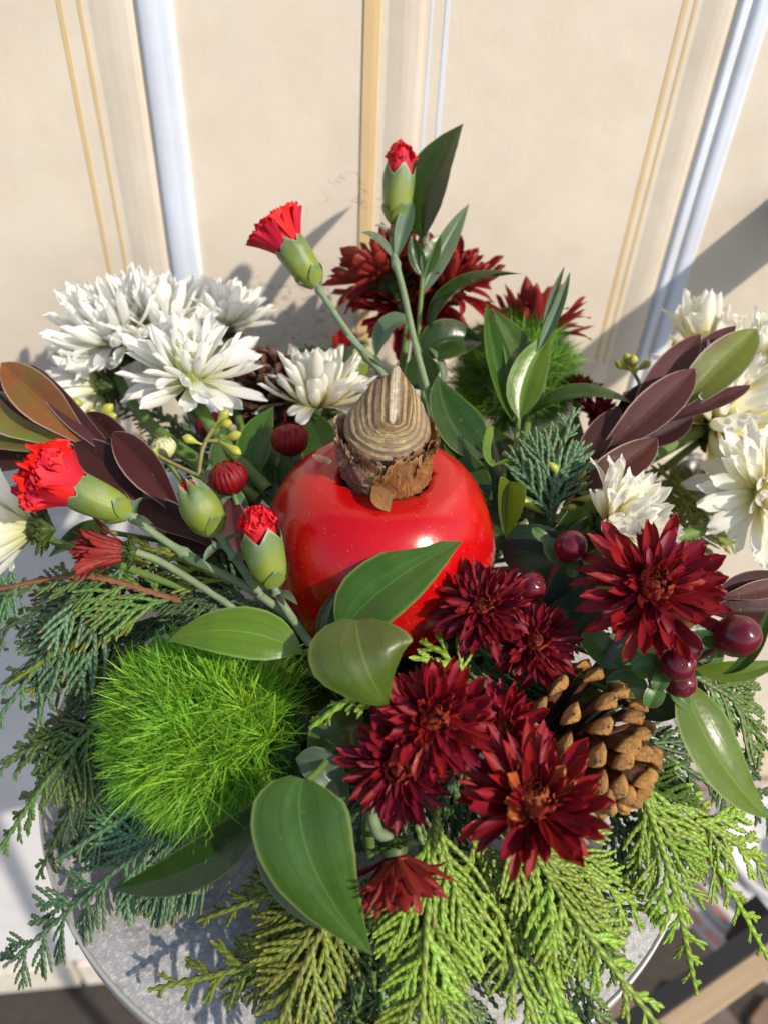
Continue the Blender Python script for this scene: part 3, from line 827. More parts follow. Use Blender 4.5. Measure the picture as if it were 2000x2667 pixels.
for key, m in (('L', M_CED_L), ('O', M_CED_O), ('B', M_CED_B), ('D', M_CED_D), ('Y', M_CED_Y)):
    CED[key] = [[branchlet_mesh(l, ord(key) * 10 + 3 * a + b, m) for b in range(3)] for a, l in enumerate((.014, .023, .033, .044))]
CEDM = {'L': M_CED_L, 'O': M_CED_O, 'B': M_CED_B, 'D': M_CED_D, 'Y': M_CED_Y}
_cs = [0]
def cedar(pts, nrm, key, latmax, label, gap=.0052, ang=35, w=.0028, tip_tape=.85, start=.06, twigcol=None, droop=.15, group=None):
    _cs[0] += 1; r = random.Random(_cs[0] * 31)
    t = thing('cedar_spray', label, 'cedar spray', pts[0], group)
    nrm = Vector(nrm).normalized()
    pl = polyline(pts, 80); L = sum((pl[i + 1] - pl[i]).length for i in range(79))
    mb = MB(); twig(mb, [pl[i] for i in range(0, 80, 6)] + [pl[-1]], w, nrm, .5, .7)
    link('twig', mb.mesh('twig', twigcol or CEDM[key], origin=pts[0]), t, Matrix.Translation(pts[0]))
    n = int(L / gap); side = 1
    for i in range(n):
        u = start + (1 - start) * i / n; side = -side
        k = min(78, int(u * 79)); c = pl[k]; tg = (pl[k + 1] - pl[max(0, k - 1)]).normalized()
        s = tg.cross(nrm).normalized(); nn = s.cross(tg)
        ln = latmax * (1 - tip_tape * u ** 1.3) * r.uniform(.75, 1.1)
        if ln < .0055: ln = .0055
        a = math.radians(ang + r.gauss(0, 5)) * side
        d = (tg * math.cos(a) + s * math.sin(a) + nn * r.uniform(-.16, .10) - Vector((0, 0, droop * r.uniform(.3, 1.2)))).normalized()
        yv = nn.cross(d).normalized(); zv = d.cross(yv)
        bi = 0 if ln < .018 else 1 if ln < .028 else 2 if ln < .038 else 3
        sc = ln / (.014, .023, .033, .044)[bi]
        R3 = Matrix((d, yv, zv)).transposed().to_4x4()
        M = Matrix.Translation(c) @ R3 @ Matrix.Rotation(r.gauss(0, .18), 4, 'X') @ Matrix.Diagonal((sc, max(.65, sc), max(.85, min(1.1, sc)), 1))
        link('branchlet', CED[key][bi][r.randrange(3)], t, M)
    return t

# --- pine cone
def cone_scale(seed, m):
    r = random.Random(seed); v = []; p = []
    # u, half width, half thickness
    st = [(0, .13, .04), (.25, .19, .045), (.5, .23, .05), (.66, .25, .055), (.765, .26, .065), (.785, .275, .11), (.805, .272, .13), (.855, .25, .145), (.90, .22, .135), (.94, .175, .11), (.97, .11, .075), (.99, .06, .05), (1.0, .02, .02)]
    K = 14; wob = [r.uniform(.93, 1.07) for _ in range(K)]
    for i, (u, hw, ht) in enumerate(st):
        for k in range(K):
            a = 2 * PI * k / K; ca, sa = math.cos(a), math.sin(a)
            y = hw * math.copysign(abs(ca) ** 1.25, ca) * wob[k] * r.uniform(.97, 1.03)
            z = ht * (math.copysign(abs(sa) ** 1.25, sa) * (1.1 if sa > 0 else .8))
            if u > .68 and sa > 0: z += .085 * (1 - abs(ca)) * math.exp(-((u - .885) / .035) ** 2)      # umbo
            um = 1. if (.82 < u < .93 and sa > .75) else 0.
            v.append(Vector((u + r.uniform(-.012, .012), y, z + .26 * u * u * u - .02))); p.append((u, a, um))
    f = grid_faces(len(st), K, True); f = [q[::-1] for q in f]; f.append(tuple(range((len(st) - 1) * K, len(st) * K))[::-1])
    mb = MB(); mb.add(v, f, p)
    return mb.mesh('cone scale', m)
CSC = [cone_scale(k, M_CONE) for k in range(5)]; CSD = [cone_scale(k + 9, M_CONED) for k in range(3)]
def pinecone(c, axis, L, R, label, meshes, n=48, seed=0, spin=0.):
    r = random.Random(seed); t = thing('pine_cone', label, 'pine cone', c)
    F = frame(axis, V(0, 1, 0)).to_4x4(); T = Matrix.Translation(c)
    mb = MB(); lathe(mb, [(.0001, -L * .48), (R * .16, -L * .44), (R * .2, -L * .1), (R * .14, L * .3), (.0001, L * .42)], 12, M=F)
    link('core', mb.mesh('core', M_CONEAX), t, T)
    for i in range(n):
        u = (i + .5) / n; z = -L * .40 + L * .78 * u ** .95
        env = np.interp(u, [0, .15, .4, .7, .9, 1], [.80, 1.0, 1.02, .82, .55, .35])
        ln = R * env * r.uniform(.95, 1.05); op = math.radians(np.interp(u, [0, .3, .7, 1], [-16, 6, 32, 70]) + r.gauss(0, 5))
        ph = i * 2.39996 + spin + r.gauss(0, .06)
        sw = R * np.interp(u, [0, .5, .85, 1], [.74, .78, .64, .48]) * r.uniform(.9, 1.08)
        M = T @ F @ Matrix.Rotation(ph, 4, 'Z') @ Matrix.Translation((R * .06, 0, z)) @ Matrix.Rotation(-op, 4, 'Y') @ Matrix.Rotation(r.gauss(0, .10), 4, 'X') @ Matrix.Diagonal((ln, sw, sw * .9, 1))
        link('scale', meshes[r.randrange(len(meshes))], t, M)
    return t

# --- berries, pods
def berry(parent, c, r0, axis):
    F = frame(axis, V(0, 1, 0)).to_4x4()
    mb = MB(); pr = []
    for k in range(15):
        th = -PI / 2 + PI * k / 14
        rr = math.cos(th) ** .92 if abs(math.cos(th)) > 1e-6 else 0
        pr.append((max(.00001, r0 * .93 * rr), r0 * 1.06 * math.sin(th) - (.10 * r0 * math.exp(-((th - PI / 2) / .16) ** 2))))
    lathe(mb, pr, 28, M=F)
    o = link('berry', mb.mesh('berry', M_BERRY), parent, Matrix.Translation(c))
    mb = MB(); lathe(mb, [(r0 * .12, r0 * .93), (r0 * .13, r0 * 1.0), (r0 * .07, r0 * .99), (r0 * .02, r0 * .94)], 10, M=F)
    link('berry_tip', mb.mesh('berry tip', M_BERTIP), o, Matrix.Translation(c))
    return o
def pod(parent, a, b, r0):
    """stalk end a -> pod tip b"""
    d = (b - a); L = d.length; F = frame(d, V(0, 1, 0)).to_4x4()
    mb = MB(); lathe(mb, [(.0004, 0), (.0006, L * .25), (r0 * .75, L * .5), (r0 * 1.02, L * .68), (r0 * .95, L * .8), (r0 * .62, L * .9), (r0 * .22, L * .97), (.0001, L)], 14, M=F)
    link('pod', mb.mesh('pod', M_POD), parent, Matrix.Translation(a))
# ------------------------------------------------------------------ the setting
YAW = math.radians(8)
W0P = Vector((0, 0.235, 0)); WN = Vector((math.sin(YAW), -math.cos(YAW), 0)); WS = Vector((math.cos(YAW), math.sin(YAW), 0))
def wall_s(x, y):
    q = ray_plane(x, y, W0P, WN); return (q - W0P).dot(WS), q.z
WM = Matrix(((WS.x, -WN.x, 0, W0P.x), (WS.y, -WN.y, 0, W0P.y), (0, 0, 1, 0), (0, 0, 0, 1)))   # (s, depth into wall, z)
FLOOR_Z = wall_s(110, 2128)[1]
ZTOP = 1.25
ZRAIL = wall_s(95, 1010)[1]
ZBRICK = wall_s(110, 2075)[1]

fm = MB(); fm.add([Vector(q) for q in ((-40, -40, FLOOR_Z), (40, -40, FLOOR_Z), (40, 40, FLOOR_Z), (-40, 40, FLOOR_Z))], [(0, 1, 2, 3)])
ground = tag(link('ground', fm.mesh('ground', M_GROUND)), 'dark mortar bed of the paving below the wall', None, None, 'structure')
rf = random.Random(4)
for gx in range(-5, 7):
    for gy in range(-4, 3):
        cx_, cy_ = gx * .155 + (gy % 2) * .07 + rf.uniform(-.012, .012), gy * .12 + .045 + rf.uniform(-.01, .01)
        if (Vector((cx_, cy_, 0)) - W0P).dot(WN) < .05: continue
        mb = MB(); m_ = rf.randint(6, 8); ring = []
        for k in range(m_):
            a = 2 * PI * k / m_ + rf.uniform(-.15, .15)
            sq = 1 / max(abs(math.cos(a)), abs(math.sin(a))) ** .75
            ring.append((cx_ + .070 * sq * math.cos(a) * rf.uniform(.85, 1.0), cy_ + .053 * sq * math.sin(a) * rf.uniform(.85, 1.0)))
        v = [Vector((a, b, FLOOR_Z + .001)) for a, b in ring] + [Vector((cx_ + (a - cx_) * .95, cy_ + (b - cy_) * .95, FLOOR_Z + .012)) for a, b in ring]
        f = [tuple(range(m_, 2 * m_))] + [(k, (k + 1) % m_, m_ + (k + 1) % m_, m_ + k) for k in range(m_)]
        mb.add([q - Vector((cx_, cy_, FLOOR_Z)) for q in v], f)
        link('flagstone', mb.mesh('flagstone', M_FLAG, smooth=False), ground, Matrix.Translation((cx_, cy_, FLOOR_Z)))

# door wall: a board with mouldings that carry painted-in sun and bounce light
door = thing('panelled_door', 'cream painted panelled door with vertical mouldings, white and ochre for painted-in sun and bounce light, behind the flowers', 'door', W0P + Vector((0, 0, FLOOR_Z)))
def strip(name, prof_, z0, z1, m, nz=26, wob=.0006, seed=0, smooth=True):
    """profile of (s, out) swept up the door, slightly wavy like old paint"""
    f1 = n3(seed); mb = MB(); v = []; n = len(prof_)
    for i in range(nz):
        z = z0 + (z1 - z0) * i / (nz - 1)
        for j, (s, o) in enumerate(prof_):
            v.append(WM @ Vector((s + wob * f1(z * 9 + j) , -o, z)))
    f = [q[::-1] for q in grid_faces(nz, n)]
    mb.add(v, f)
    # end caps
    mb.f.append(tuple(range(n))); mb.f.append(tuple(range((nz - 1) * n, nz * n))[::-1])
    return link(name, mb.mesh(name, m, smooth, origin=door.location), door, Matrix.Translation(door.location))
mb = MB(); box(mb, (0.1, .03, (ZTOP + ZRAIL) / 2), 3.2, .06, ZTOP - ZRAIL, WM)
link('board', mb.mesh('board', M_CREAM, False, origin=door.location), door, Matrix.Translation(door.location))
for s0_, s1_, m_ in ((-1.5, -.02, M_LOWER), (-.017, 1.7, M_CREAM)):
    mb = MB(); box(mb, ((s0_ + s1_) / 2, .028, (ZRAIL + ZBRICK) / 2), s1_ - s0_, .064, ZRAIL - ZBRICK - .002, WM)
    link('lower_board', mb.mesh('lower board', m_, False, origin=door.location), door, Matrix.Translation(door.location))
YB = 60
def bead(x0, x1, m, h, kind='bead', z0=None, name='moulding', seed=1):
    a, b = wall_s(x0, YB)[0], wall_s(x1, YB)[0]; w = b - a
    if kind == 'bead': pr = [(a, 0), (a + .0005, h * .45), (a + w * .12, h * .75), (a + w * .3, h), (a + w * .5, h * .92), (a + w * .62, h * .80), (a + w * .8, h * .92), (a + w * .93, h * .6), (b, 0)]
    elif kind == 'stile': pr = [(a, 0), (a + w * .2, h * .35), (a + w * .45, h * .85), (a + w * .6, h), (b - .0045, h), (b - .0022, h * .8), (b, 0)]
    elif kind == 'bevel': pr = [(a, 0), (a + w * .06, h * .9), (a + w * .5, h), (a + w * .75, h * .75), (b, 0)]
    else: pr = [(a, 0), (a + w * .3, h), (a + w * .7, h), (b, 0)]
    pr = [(s, max(o, .0002)) for s, o in pr]; pr[0] = (a, -.0002 if kind == 'stile' else -.004); pr[-1] = (b, -.004)
    zz = ZRAIL + .003 if z0 is None else z0
    return strip(name, pr, zz, ZTOP - .005, m, seed=seed, smooth=kind == 'bead')
zpan = wall_s(1275, 785)[1]
bead(196, 298, M_CREAM, .0020, 'stile', name='stile', seed=21)
bead(834, 920, M_CREAM, .0020, 'stile', name='stile', seed=22)
bead(1499, 1576, M_CREAM, .0020, 'stile', name='stile', seed=23)
bead(126, 152, M_BOUNCEFACET, .0003, 'low', seed=1)
bead(170, 194, M_BOUNCEFACET, .0003, 'low', seed=2)
bead(300, 384, M_SUNFACET, .0034, 'bead', seed=3)
bead(784, 832, M_BOUNCEFACET, .0012, 'bevel', seed=4)
bead(922, 936, M_SUNFACET, .0002, 'low', seed=5)
bead(952, 974, M_SUNFACET, .0003, 'low', seed=6)
bead(1455, 1478, M_BOUNCEFACET, .0003, 'low', z0=zpan, seed=7)
bead(1482, 1497, M_BOUNCEFACET, .0003, 'low', z0=zpan, seed=8)
bead(1578, 1606, M_SUNFACET, .0026, 'bead', seed=9)
bead(1611, 1654, M_SUNFACET, .0026, 'bead', seed=10)
# horizontal bottom moulding of the right panel
mb = MB(); s0, s1 = wall_s(860, YB)[0], wall_s(1476, YB)[0]
for k, (dz, hh) in enumerate(((.0, .003), (-.010, .003))):
    box(mb, ((s0 + s1) / 2, -hh / 2, zpan + dz), s1 - s0, hh, .004, WM)
link('panel_moulding', mb.mesh('panel moulding', M_CREAM, False, origin=door.location), door, Matrix.Translation(door.location))
# knob low on the right of the door
kc = ray_plane(1480, 1020, W0P, WN)
KM = Matrix.Translation(kc) @ frame(WN).to_4x4()
mb = MB(); lathe(mb, [(.020, -.002), (.020, .002), (.018, .004), (.008, .006), (.007, .018), (.013, .021), (.0195, .027), (.0215, .034), (.0195, .041), (.012, .046), (.0001, .048)], 28, M=KM)
link('knob', mb.mesh('knob', M_BRONZE, origin=kc), door, Matrix.Translation(kc))

# brick footing
foot = thing('brick_footing', 'whitewashed brick course under the door at the paving', 'footing', W0P + Vector((0, 0, FLOOR_Z)))
mb = MB(); box(mb, (0, .036, (FLOOR_Z + ZBRICK) / 2), 3.0, .06, ZBRICK - FLOOR_Z - .001, WM)
link('mortar', mb.mesh('mortar', M_MORTAR, False, origin=foot.location), foot, Matrix.Translation(foot.location))
sj = wall_s(175, 2105)[0]; bh = ZBRICK - FLOOR_Z
for k in range(-6, 7):
    mb = MB(); box(mb, (sj + .11 + k * .22, .02, FLOOR_Z + bh * .47), .213, .052 + rf.uniform(0, .004), bh * .86, WM)
    o = link('brick', mb.mesh('brick', M_BRICK, False, origin=foot.location), foot, Matrix.Translation(foot.location))
    bv = o.modifiers.new('edge', 'BEVEL'); bv.width = .004; bv.segments = 2

# side table: fit a circle to the visible rim
rim = [(150, 2003), (207, 2088), (254, 2151), (323, 2212), (1460, 1964), (1428, 2032), (1382, 2098), (1368, 2120), (85, 1772)]
pts = [ray_plane(x, y, Vector((0, 0, 0)), Vector((0, 0, 1))) for x, y in rim]
A = np.array([[2 * q.x, 2 * q.y, 1] for q in pts]); B = np.array([q.x ** 2 + q.y ** 2 for q in pts])
tx, ty, tc = np.linalg.lstsq(A, B, rcond=None)[0]; TR = math.sqrt(tc + tx * tx + ty * ty)
print("table", tx, ty, TR, "floor", FLOOR_Z, "rail", ZRAIL, "brick", ZBRICK, "cam", CAM)
table = thing('side_table', 'round grey stone topped side table with thin metal rim under the bouquet', 'table', Vector((tx, ty, FLOOR_Z)))
TT = Matrix.Translation((tx, ty, 0))
mb = MB(); lathe(mb, [(.0001, -.012), (TR - .002, -.012), (TR - .0012, -.010), (TR - .0012, -.0006), (TR - .0022, 0.0), (TR * .5, 0.0), (.0001, 0.0)], 128)
link('tabletop', mb.mesh('tabletop', M_STONE, True), table, TT)
mb = MB(); lathe(mb, [(TR - .001, -.0128), (TR, -.0124), (TR + .0002, -.006), (TR, .0002), (TR - .001, .0006), (TR - .0018, .0001)], 128)
link('rim', mb.mesh('rim', M_EDGE, True), table, TT)
for k in range(3):
    a = 2 * PI * k / 3 + .5; c = Vector((tx + TR * .72 * math.cos(a), ty + TR * .72 * math.sin(a), 0))
    mb = MB(); tube(mb, [c + Vector((0, 0, -.013)), c + Vector((.03 * math.cos(a), .03 * math.sin(a), FLOOR_Z))], .009, 12)
    link('leg', mb.mesh('leg', M_BLACKM, origin=table.location), table, Matrix.Translation(table.location))

# bowl with floral foam
bowl = thing('flower_bowl', 'low dark green bowl holding the bouquet on the table', 'bowl', Vector((0, -.01, 0.001)))
mb = MB(); lathe(mb, [(.0001, .001), (.045, .001), (.052, .006), (.062, .045), (.064, .050), (.061, .050), (.056, .044), (.05, .008), (.0001, .006)], 40)
link('basin', mb.mesh('basin', M_BOWL), bowl, Matrix.Translation(bowl.location))
mb = MB(); lathe(mb, [(.052, .012), (.0535, .045), (.048, .056), (.0001, .058)], 32)
link('foam', mb.mesh('foam', M_FOAM), bowl, Matrix.Translation(bowl.location))

# low rack with black frame, pale slats and a white pot (lower right)
rc = P(1590, 2045, .80)
rack = thing('pot_rack', 'low rack with black metal rail and pale wooden slat beside the table', 'rack', Vector((rc.x, rc.y, FLOOR_Z)))
a = P(1330, 2235, .62); b = P(1720, 1965, .66)
d = (b - a).normalized(); MR = Matrix.Translation((a + b) / 2) @ Matrix((d, Vector((0, 0, 1)).cross(d).normalized(), d.cross(Vector((0, 0, 1)).cross(d).normalized()))).transposed().to_4x4()
Lb = (b - a).length * 1.3
mb = MB(); box(mb, (0, 0, 0), Lb, .016, .018); link('rail', mb.mesh('rail', M_BLACKM, False), rack, MR)
mb = MB(); box(mb, (.01, -.010, -.028), Lb, .028, .012); link('slat', mb.mesh('slat', M_WOOD, False), rack, MR)
mb = MB(); box(mb, (-Lb * .42, .0, -.25), .018, .018, .46); link('post', mb.mesh('post', M_BLACKM, False), rack, MR)
mb = MB(); box(mb, (Lb * .3, .02, -.25), .018, .018, .46); link('post', mb.mesh('post', M_BLACKM, False), rack, MR)
qb = ray_plane(1700, 1745, W0P, WN); mb = MB(); box(mb, (0, 0, 0), .24, .018, .20)
link('back_board', mb.mesh('back board', M_WOOD, False), rack, Matrix.Translation(qb + WN * .02) @ Matrix((WS, -WN, Vector((0, 0, 1)))).transposed().to_4x4())
pc = P(1690, 1838, .80)
pot = thing('ringed_pot', 'white stepped ceramic pot with faded red dashes on its rings', 'pot', pc + Vector((0, 0, -.075)))
RI = [.064, .083, .101, .119]
pr = [(.0001, -.062), (.112, -.062), (.119, -.055)]
for k in (2, 1, 0):
    r0, r1 = RI[k], RI[k + 1]; zt = -.004 - .016 * k
    pr += [(r1 + .002, zt - .015), (r1 + .001, zt - .008), (r1 - .004, zt - .003), (r0 + .006, zt - .001), (r0 + .002, zt - .004)]
pr += [(.066, .000), (.063, .003), (.058, .002), (.055, -.004)]
mb = MB(); lathe(mb, pr, 96)
inner = [(.055, -.004), (.052, -.016), (.046, -.034), (.036, -.048), (.0001, -.052)]
lathe(mb, inner, 132, rad_fn=lambda a, u: 1 + .018 * math.cos(a * 44) * (1 - u))
link('body', mb.mesh('pot body', M_POT), pot, Matrix.Translation(pc))
rp = random.Random(3)
for k in range(3):
    r0, r1 = RI[k], RI[k + 1]; zt = -.004 - .016 * k
    for i in range(26):
        a0 = 2 * PI * i / 26 + k * .08; w = .19 * rp.uniform(.65, 1.15); mb = MB(); v = []
        for q in range(5):
            a1 = a0 + w * q / 4
            for rr, zz in ((r1 + .0018, zt - .0075), (r1 - .0008, zt - .0045), (r1 - .0036, zt - .0020)):
                v.append(Vector((rr * math.cos(a1), rr * math.sin(a1), zz + .0004)))
        mb.add(v, [x for x in grid_faces(5, 3)]); link('dash', mb.mesh('dash', M_POTRED), pot, Matrix.Translation(pc))
# dark upright of another stand at the right edge
up = P(1668, 1000, .56)
stand = thing('plant_stand', 'black metal upright behind the white flowers at the right edge', 'stand', Vector((up.x, up.y, FLOOR_Z)))
mb = MB(); box(mb, (0, 0, 0), .03, .03, .80); link('upright', mb.mesh('upright', M_BLACKM, False), stand, Matrix.Translation((up.x + .008, up.y, FLOOR_Z + .42)))
mb = MB(); box(mb, (0, 0, 0), .12, .12, .015); link('foot', mb.mesh('foot', M_BLACKM, False), stand, Matrix.Translation((up.x + .008, up.y, FLOOR_Z + .022)))

for (xx, yy, wd_, ln_) in ((1690, 420, .045, .20),):  # unseen board added outside the frame to throw a diagonal shadow on the door
    q = ray_plane(xx, yy, W0P, WN) + WS * (wd_ * .5) + WN * (ln_ * .5 + .004)
    mb = MB(); box(mb, (0, 0, 0), wd_, ln_, .014); link('shadow_board', mb.mesh('shadow_board', M_BLACKM, False), stand, Matrix.Translation(q) @ Matrix((WS, -WN, Vector((0, 0, 1)))).transposed().to_4x4())

# ------------------------------------------------------------------ waxed bulb
bulb = thing('waxed_bulb', 'red waxed amaryllis bulb with dry cut neck in the middle of the bouquet', 'bulb', Vector((0, 0, BULB.z - .05)))
RB = .0515
fa, fb, fr = n3(5), n3(8), n3(12)
mb = MB(); v = []; p = []; ns = 96; nt = 44; TH0 = math.radians(21.3)
for i in range(nt):
    u = i / (nt - 1); th = TH0 + (PI * .94 - TH0) * u
    for j in range(ns):
        a = 2 * PI * j / ns
        tt = th + (.035 * fr(a * 3) + .05 * max(0, math.sin(a * 7 + 1)) ** 6) * max(0, 1 - u * 8)
        bulge = 1 + .018 * fa(a) * math.sin(tt) + .012 * math.sin(tt * 3 + fb(a)) + .012 * max(0, math.cos(a * 3 + .6)) ** 3 * math.sin(tt)
        rr = RB * bulge * (1.0 + .02 * math.sin(tt) )
        lip = .0008 * math.exp(-(u / .02) ** 2)
        v.append(Vector(((rr + lip) * math.sin(tt) * math.cos(a), (rr + lip) * math.sin(tt) * math.sin(a), (rr * (.97 if tt > PI / 2 else .97 - .31 * math.cos(tt) ** 8) + lip) * math.cos(tt)))); p.append((u, j / ns, 0))
base_n = len(v)
f = [q for q in grid_faces(nt, ns, True)]
for dpt, sh in ((.0010, .0003), (.004, .0016)):                       # rolled inner lip
    st_ = len(v)
    for j in range(ns):
        q = v[j]; rad = math.hypot(q.x, q.y); k = (rad - sh) / rad
        v.append(Vector((q.x * k, q.y * k, q.z - dpt))); p.append((0, j / ns, 0))
    prev = 0 if dpt < .002 else st_ - ns
    f += [(prev + j, prev + (j + 1) % ns, st_ + (j + 1) % ns, st_ + j) for j in range(ns)]
mb.add(v, f, p)
link('wax_coat', mb.mesh('wax coat', M_WAX), bulb, Matrix.Translation(BULB + Vector((0, 0, .0022))))

NZ = BULB.z + .0022 + RB * (.97 - .31 * math.cos(TH0) ** 8) * math.cos(TH0) - .002                          # height of the wax opening
NR = RB * math.sin(TH0) - .0005
NC = Vector((0, 0, 0))
def skin(name, m, r0, r1, z0, z1, a0, a1, rag, flare, seed, ns=44, nt=10, notch=None, bend=0.0, cr=.0006):
    f1, f2, f3 = n3(seed), n3(seed + 1), n3(seed + 2); rs = random.Random(seed)
    jag = [rs.uniform(-1, 1) for _ in range(ns)]
    v = []; p = []
    for i in range(nt):
        u = i / (nt - 1)
        for j in range(ns):
            w = j / (ns - 1); a = math.radians(a0 + (a1 - a0) * w)
            edge = min(1, min(w, 1 - w) * 5) if a1 - a0 < 359 else 1
            top = z1 + rag * (.6 * f1(a * 2.3) + .35 * jag[j] + .3 * f2(a * 9)) - (1 - edge) * (z1 - z0) * .45
            z = z0 + (top - z0) * u
            rr = r0 + (r1 - r0) * u + flare * u ** 3 * (1 + .8 * f3(a * 3)) + cr * f2(a * 6 + u * 5) + cr * f3(a * 3 + u * 2)
            v.append(Vector((rr * math.cos(a), rr * math.sin(a) * .97, z))); p.append((u, w * (a1 - a0) / 60, 0))
    b = MB(); b.add(v, [q[::-1] for q in grid_faces(nt, ns)], p)
    return link(name, b.mesh(name, m), bulb, Matrix.Translation((0, 0, NZ)))
skin('neck', M_NECK, NR - .0012, NR - .0030, -.012, .021, 0, 360, .0, 0, 60, ns=64)
skin('dry_skin', M_SKIN1, NR + .0004, NR - .0002, .0045, .0205, 160, 286, .0030, .0008, 3, cr=.0009)
skin('dry_skin', M_SKIN2, NR + .0010, NR + .0010, .0030, .0225, 258, 372, .0042, .0014, 14, cr=.0010)
skin('dry_skin', M_SKIN3, NR + .0012, NR + .0014, .0120, .0250, 130, 226, .0034, .0014, 25, cr=.0013)
skin('dry_skin', M_SKIN2, NR + .0014, NR + .0014, .0120, .0255, 308, 412, .0036, .0014, 36, cr=.0014)
skin('dry_skin', M_SKIN1, NR - .0008, NR - .0012, .004, .0285, 40, 150, .003, .001, 47)
skin('dry_skin', M_SKIN3, NR - .0002, NR - .0004, .008, .0225, 200, 272, .0032, .0006, 58, cr=.0010)
skin('dry_skin', M_SKIN1, NR - .0006, NR + .0004, .008, .0245, 270, 338, .0046, .0010, 69, cr=.0013)
skin('dry_skin', M_SKIN2, NR + .0006, NR + .0026, .015, .0262, 312, 350, .0044, .0016, 81, cr=.0014)
skin('dry_skin', M_SKIN3, NR + .0004, NR + .0024, .015, .0255, 196, 232, .0040, .0014, 92, cr=.0014)
# two torn flaps
for (x0, x1, m, s_) in (((806, 1050), (842, 1105), M_SKIN2, 5), ((876, 985), (862, 1030), M_SKIN2, 6), ((700, 985), (695, 1000), M_SKIN3, 7)):
    q0 = P(x0[0], x0[1], .287); q1 = P(x1[0], x1[1], .287)
    leaf(bulb, m, q0, q0.lerp(q1, .5) + V(0, 0, 1) * .002, q1, .0042, V(0, .3, 1), 'lance', name='dry_flap', fold=.2, wave=.12, nu=10, nv=5)
# cut face: nested layers rising to a dried tip
NRT = NR - .0006
PA, PB = Vector((.0028, -.0072)), Vector((.0024, .0066))
fq, fz = n3(31), n3(33)
v = []; p = []; nr, na = 72, 110; NL = 8
for i in range(nr):
    q = i / (nr - 1)
    for j in range(na):
        a = 2 * PI * j / na
        rim_ = Vector((NRT * math.cos(a), NRT * math.sin(a)))
        s_ = max(0., min(1., (rim_ - PA).dot(PB - PA) / (PB - PA).length_squared))
        c0 = PA.lerp(PB, s_)
        qq = q ** .9
        xy = c0.lerp(rim_, qq)
        ring = qq ** 1.12 + (.050 * fq(a + 2.5 * q) + .022 * fz(a * 3 + q * 5)) * min(1, q * 3) * (1 - .4 * q)
        fr_ = (ring * NL) % 1.0
        h = .0060 * (1 - qq ** 2.6) + s_ * .0125 * (1 - qq ** 1.7) + .0045 * (1 - qq) * (1 - s_)
        h += (.0012 + .0009 * fz(a * 2 + int(ring * NL) * 1.7)) * (fr_ if fr_ < .8 else (1 - fr_) * 4) * (1 if q > .04 else 0) + .0005 * fz(a * 3 + q * 9) * q
        dB = (xy - PB).length
        h += .0045 * math.exp(-(dB / .0024) ** 2) + .24 * xy.y
        h -= .0035 * math.exp(-((xy - PA).length / .0012) ** 2)
        v.append(Vector((xy.x, xy.y, h))); p.append((min(1, max(0, ring)), j / na, fr_))
b = MB(); b.add(v, grid_faces(nr, na, True), p)
# outer wall of the cut stump
st_ = len(b.v); 
for k, (rr, z) in enumerate(((1.0, -.007), (1.01, -.011), (1.02, -.018))):
    for j in range(na):
        a = 2 * PI * j / na; b.v.append(Vector((NRT * rr * math.cos(a), NRT * rr * math.sin(a), z))); b.p.append((.86 + .07 * k, j / na, 0))
b.f += [q for q in [(st_ + x[0], st_ + x[1], st_ + x[2], st_ + x[3]) for x in grid_faces(3, na, True)]]; b.mi = [0] * len(b.f)
link('cut_layers', b.mesh('cut layers', M_CUT), bulb, Matrix.Translation((0, 0, NZ + .0250)))

# dried spike leaning up from the heart of the cut
K0 = Vector((.0026, -.0010, NZ + .0340)); sp = [K0 + Vector((.0002, -.004, -.004)), K0 + Vector((0, .003, .003)), K0 + Vector((-.0004, .0085, .0100)), K0 + Vector((.0000, .0105, .0165))]
b = MB(); pl = polyline(sp, 22); fk = n3(90); v = []; p = []
for i, c in enumerate(pl):
    u = i / 21
    for j in range(12):
        a = 2 * PI * j / 12
        rr = .0031 * (1 - u) ** .75 * (1 + .18 * fk(a + u * 4)) + .0002
        v.append(c + Vector((rr * math.cos(a) * .85, rr * .5 * math.sin(a), rr * .5 * math.sin(a)))); p.append((.14 + .2 * (j / 12) + .1 * fk(a), j / 12, 0))
b.add(v, [q[::-1] for q in grid_faces(22, 12, True)], p)
link('dry_tip', b.mesh('dry tip', M_CUT, origin=K0), bulb, Matrix.Translation(K0))
# ------------------------------------------------------------------ white chrysanthemums
C3 = lambda *a: [P(*q) for q in a]
WL = 'white chrysanthemums left of the bulb'; WRG = 'cream white chrysanthemums at the right'
mum(P(264, 742, .405), V(-.30, .52, .80), .040, 'W', 'largest double white chrysanthemum, topmost at the left of the bouquet', seed=1, group=WL, cup=4,
    st=C3((250, 800, .405), (330, 920, .38), (560, 1080, .35)), stem_r=.003)
mum(P(350, 722, .412), V(.15, .75, .6), .036, 'W', 'smaller white chrysanthemum tucked between the two large white heads', seed=9, group=WL, cup=16, st=C3((370, 830, .40), (470, 960, .37), (600, 1100, .35)))
mum(P(416, 822, .375), V(.06, .74, .66), .038, 'W', 'open white chrysanthemum with pale green centre facing up in front of the left cluster', seed=2, group=WL, cup=4, gaps=.12,
    rings=[(15, 1.0, -12, .0), (17, .98, 6, .02), (18, .92, 24, .05), (18, .82, 42, .07), (16, .66, 56, .09), (13, .52, 68, .1)], st=C3((436, 885, .375), (470, 940, .365), (580, 1060, .35)), stem_r=.0034)
mum(P(488, 705, .425), V(.18, .93, .25), .030, 'W', 'white chrysanthemum seen side on behind the open left head', seed=3, group=WL, cup=12, gaps=.1, st=C3((490, 800, .42), (520, 920, .39), (560, 1050, .36)))
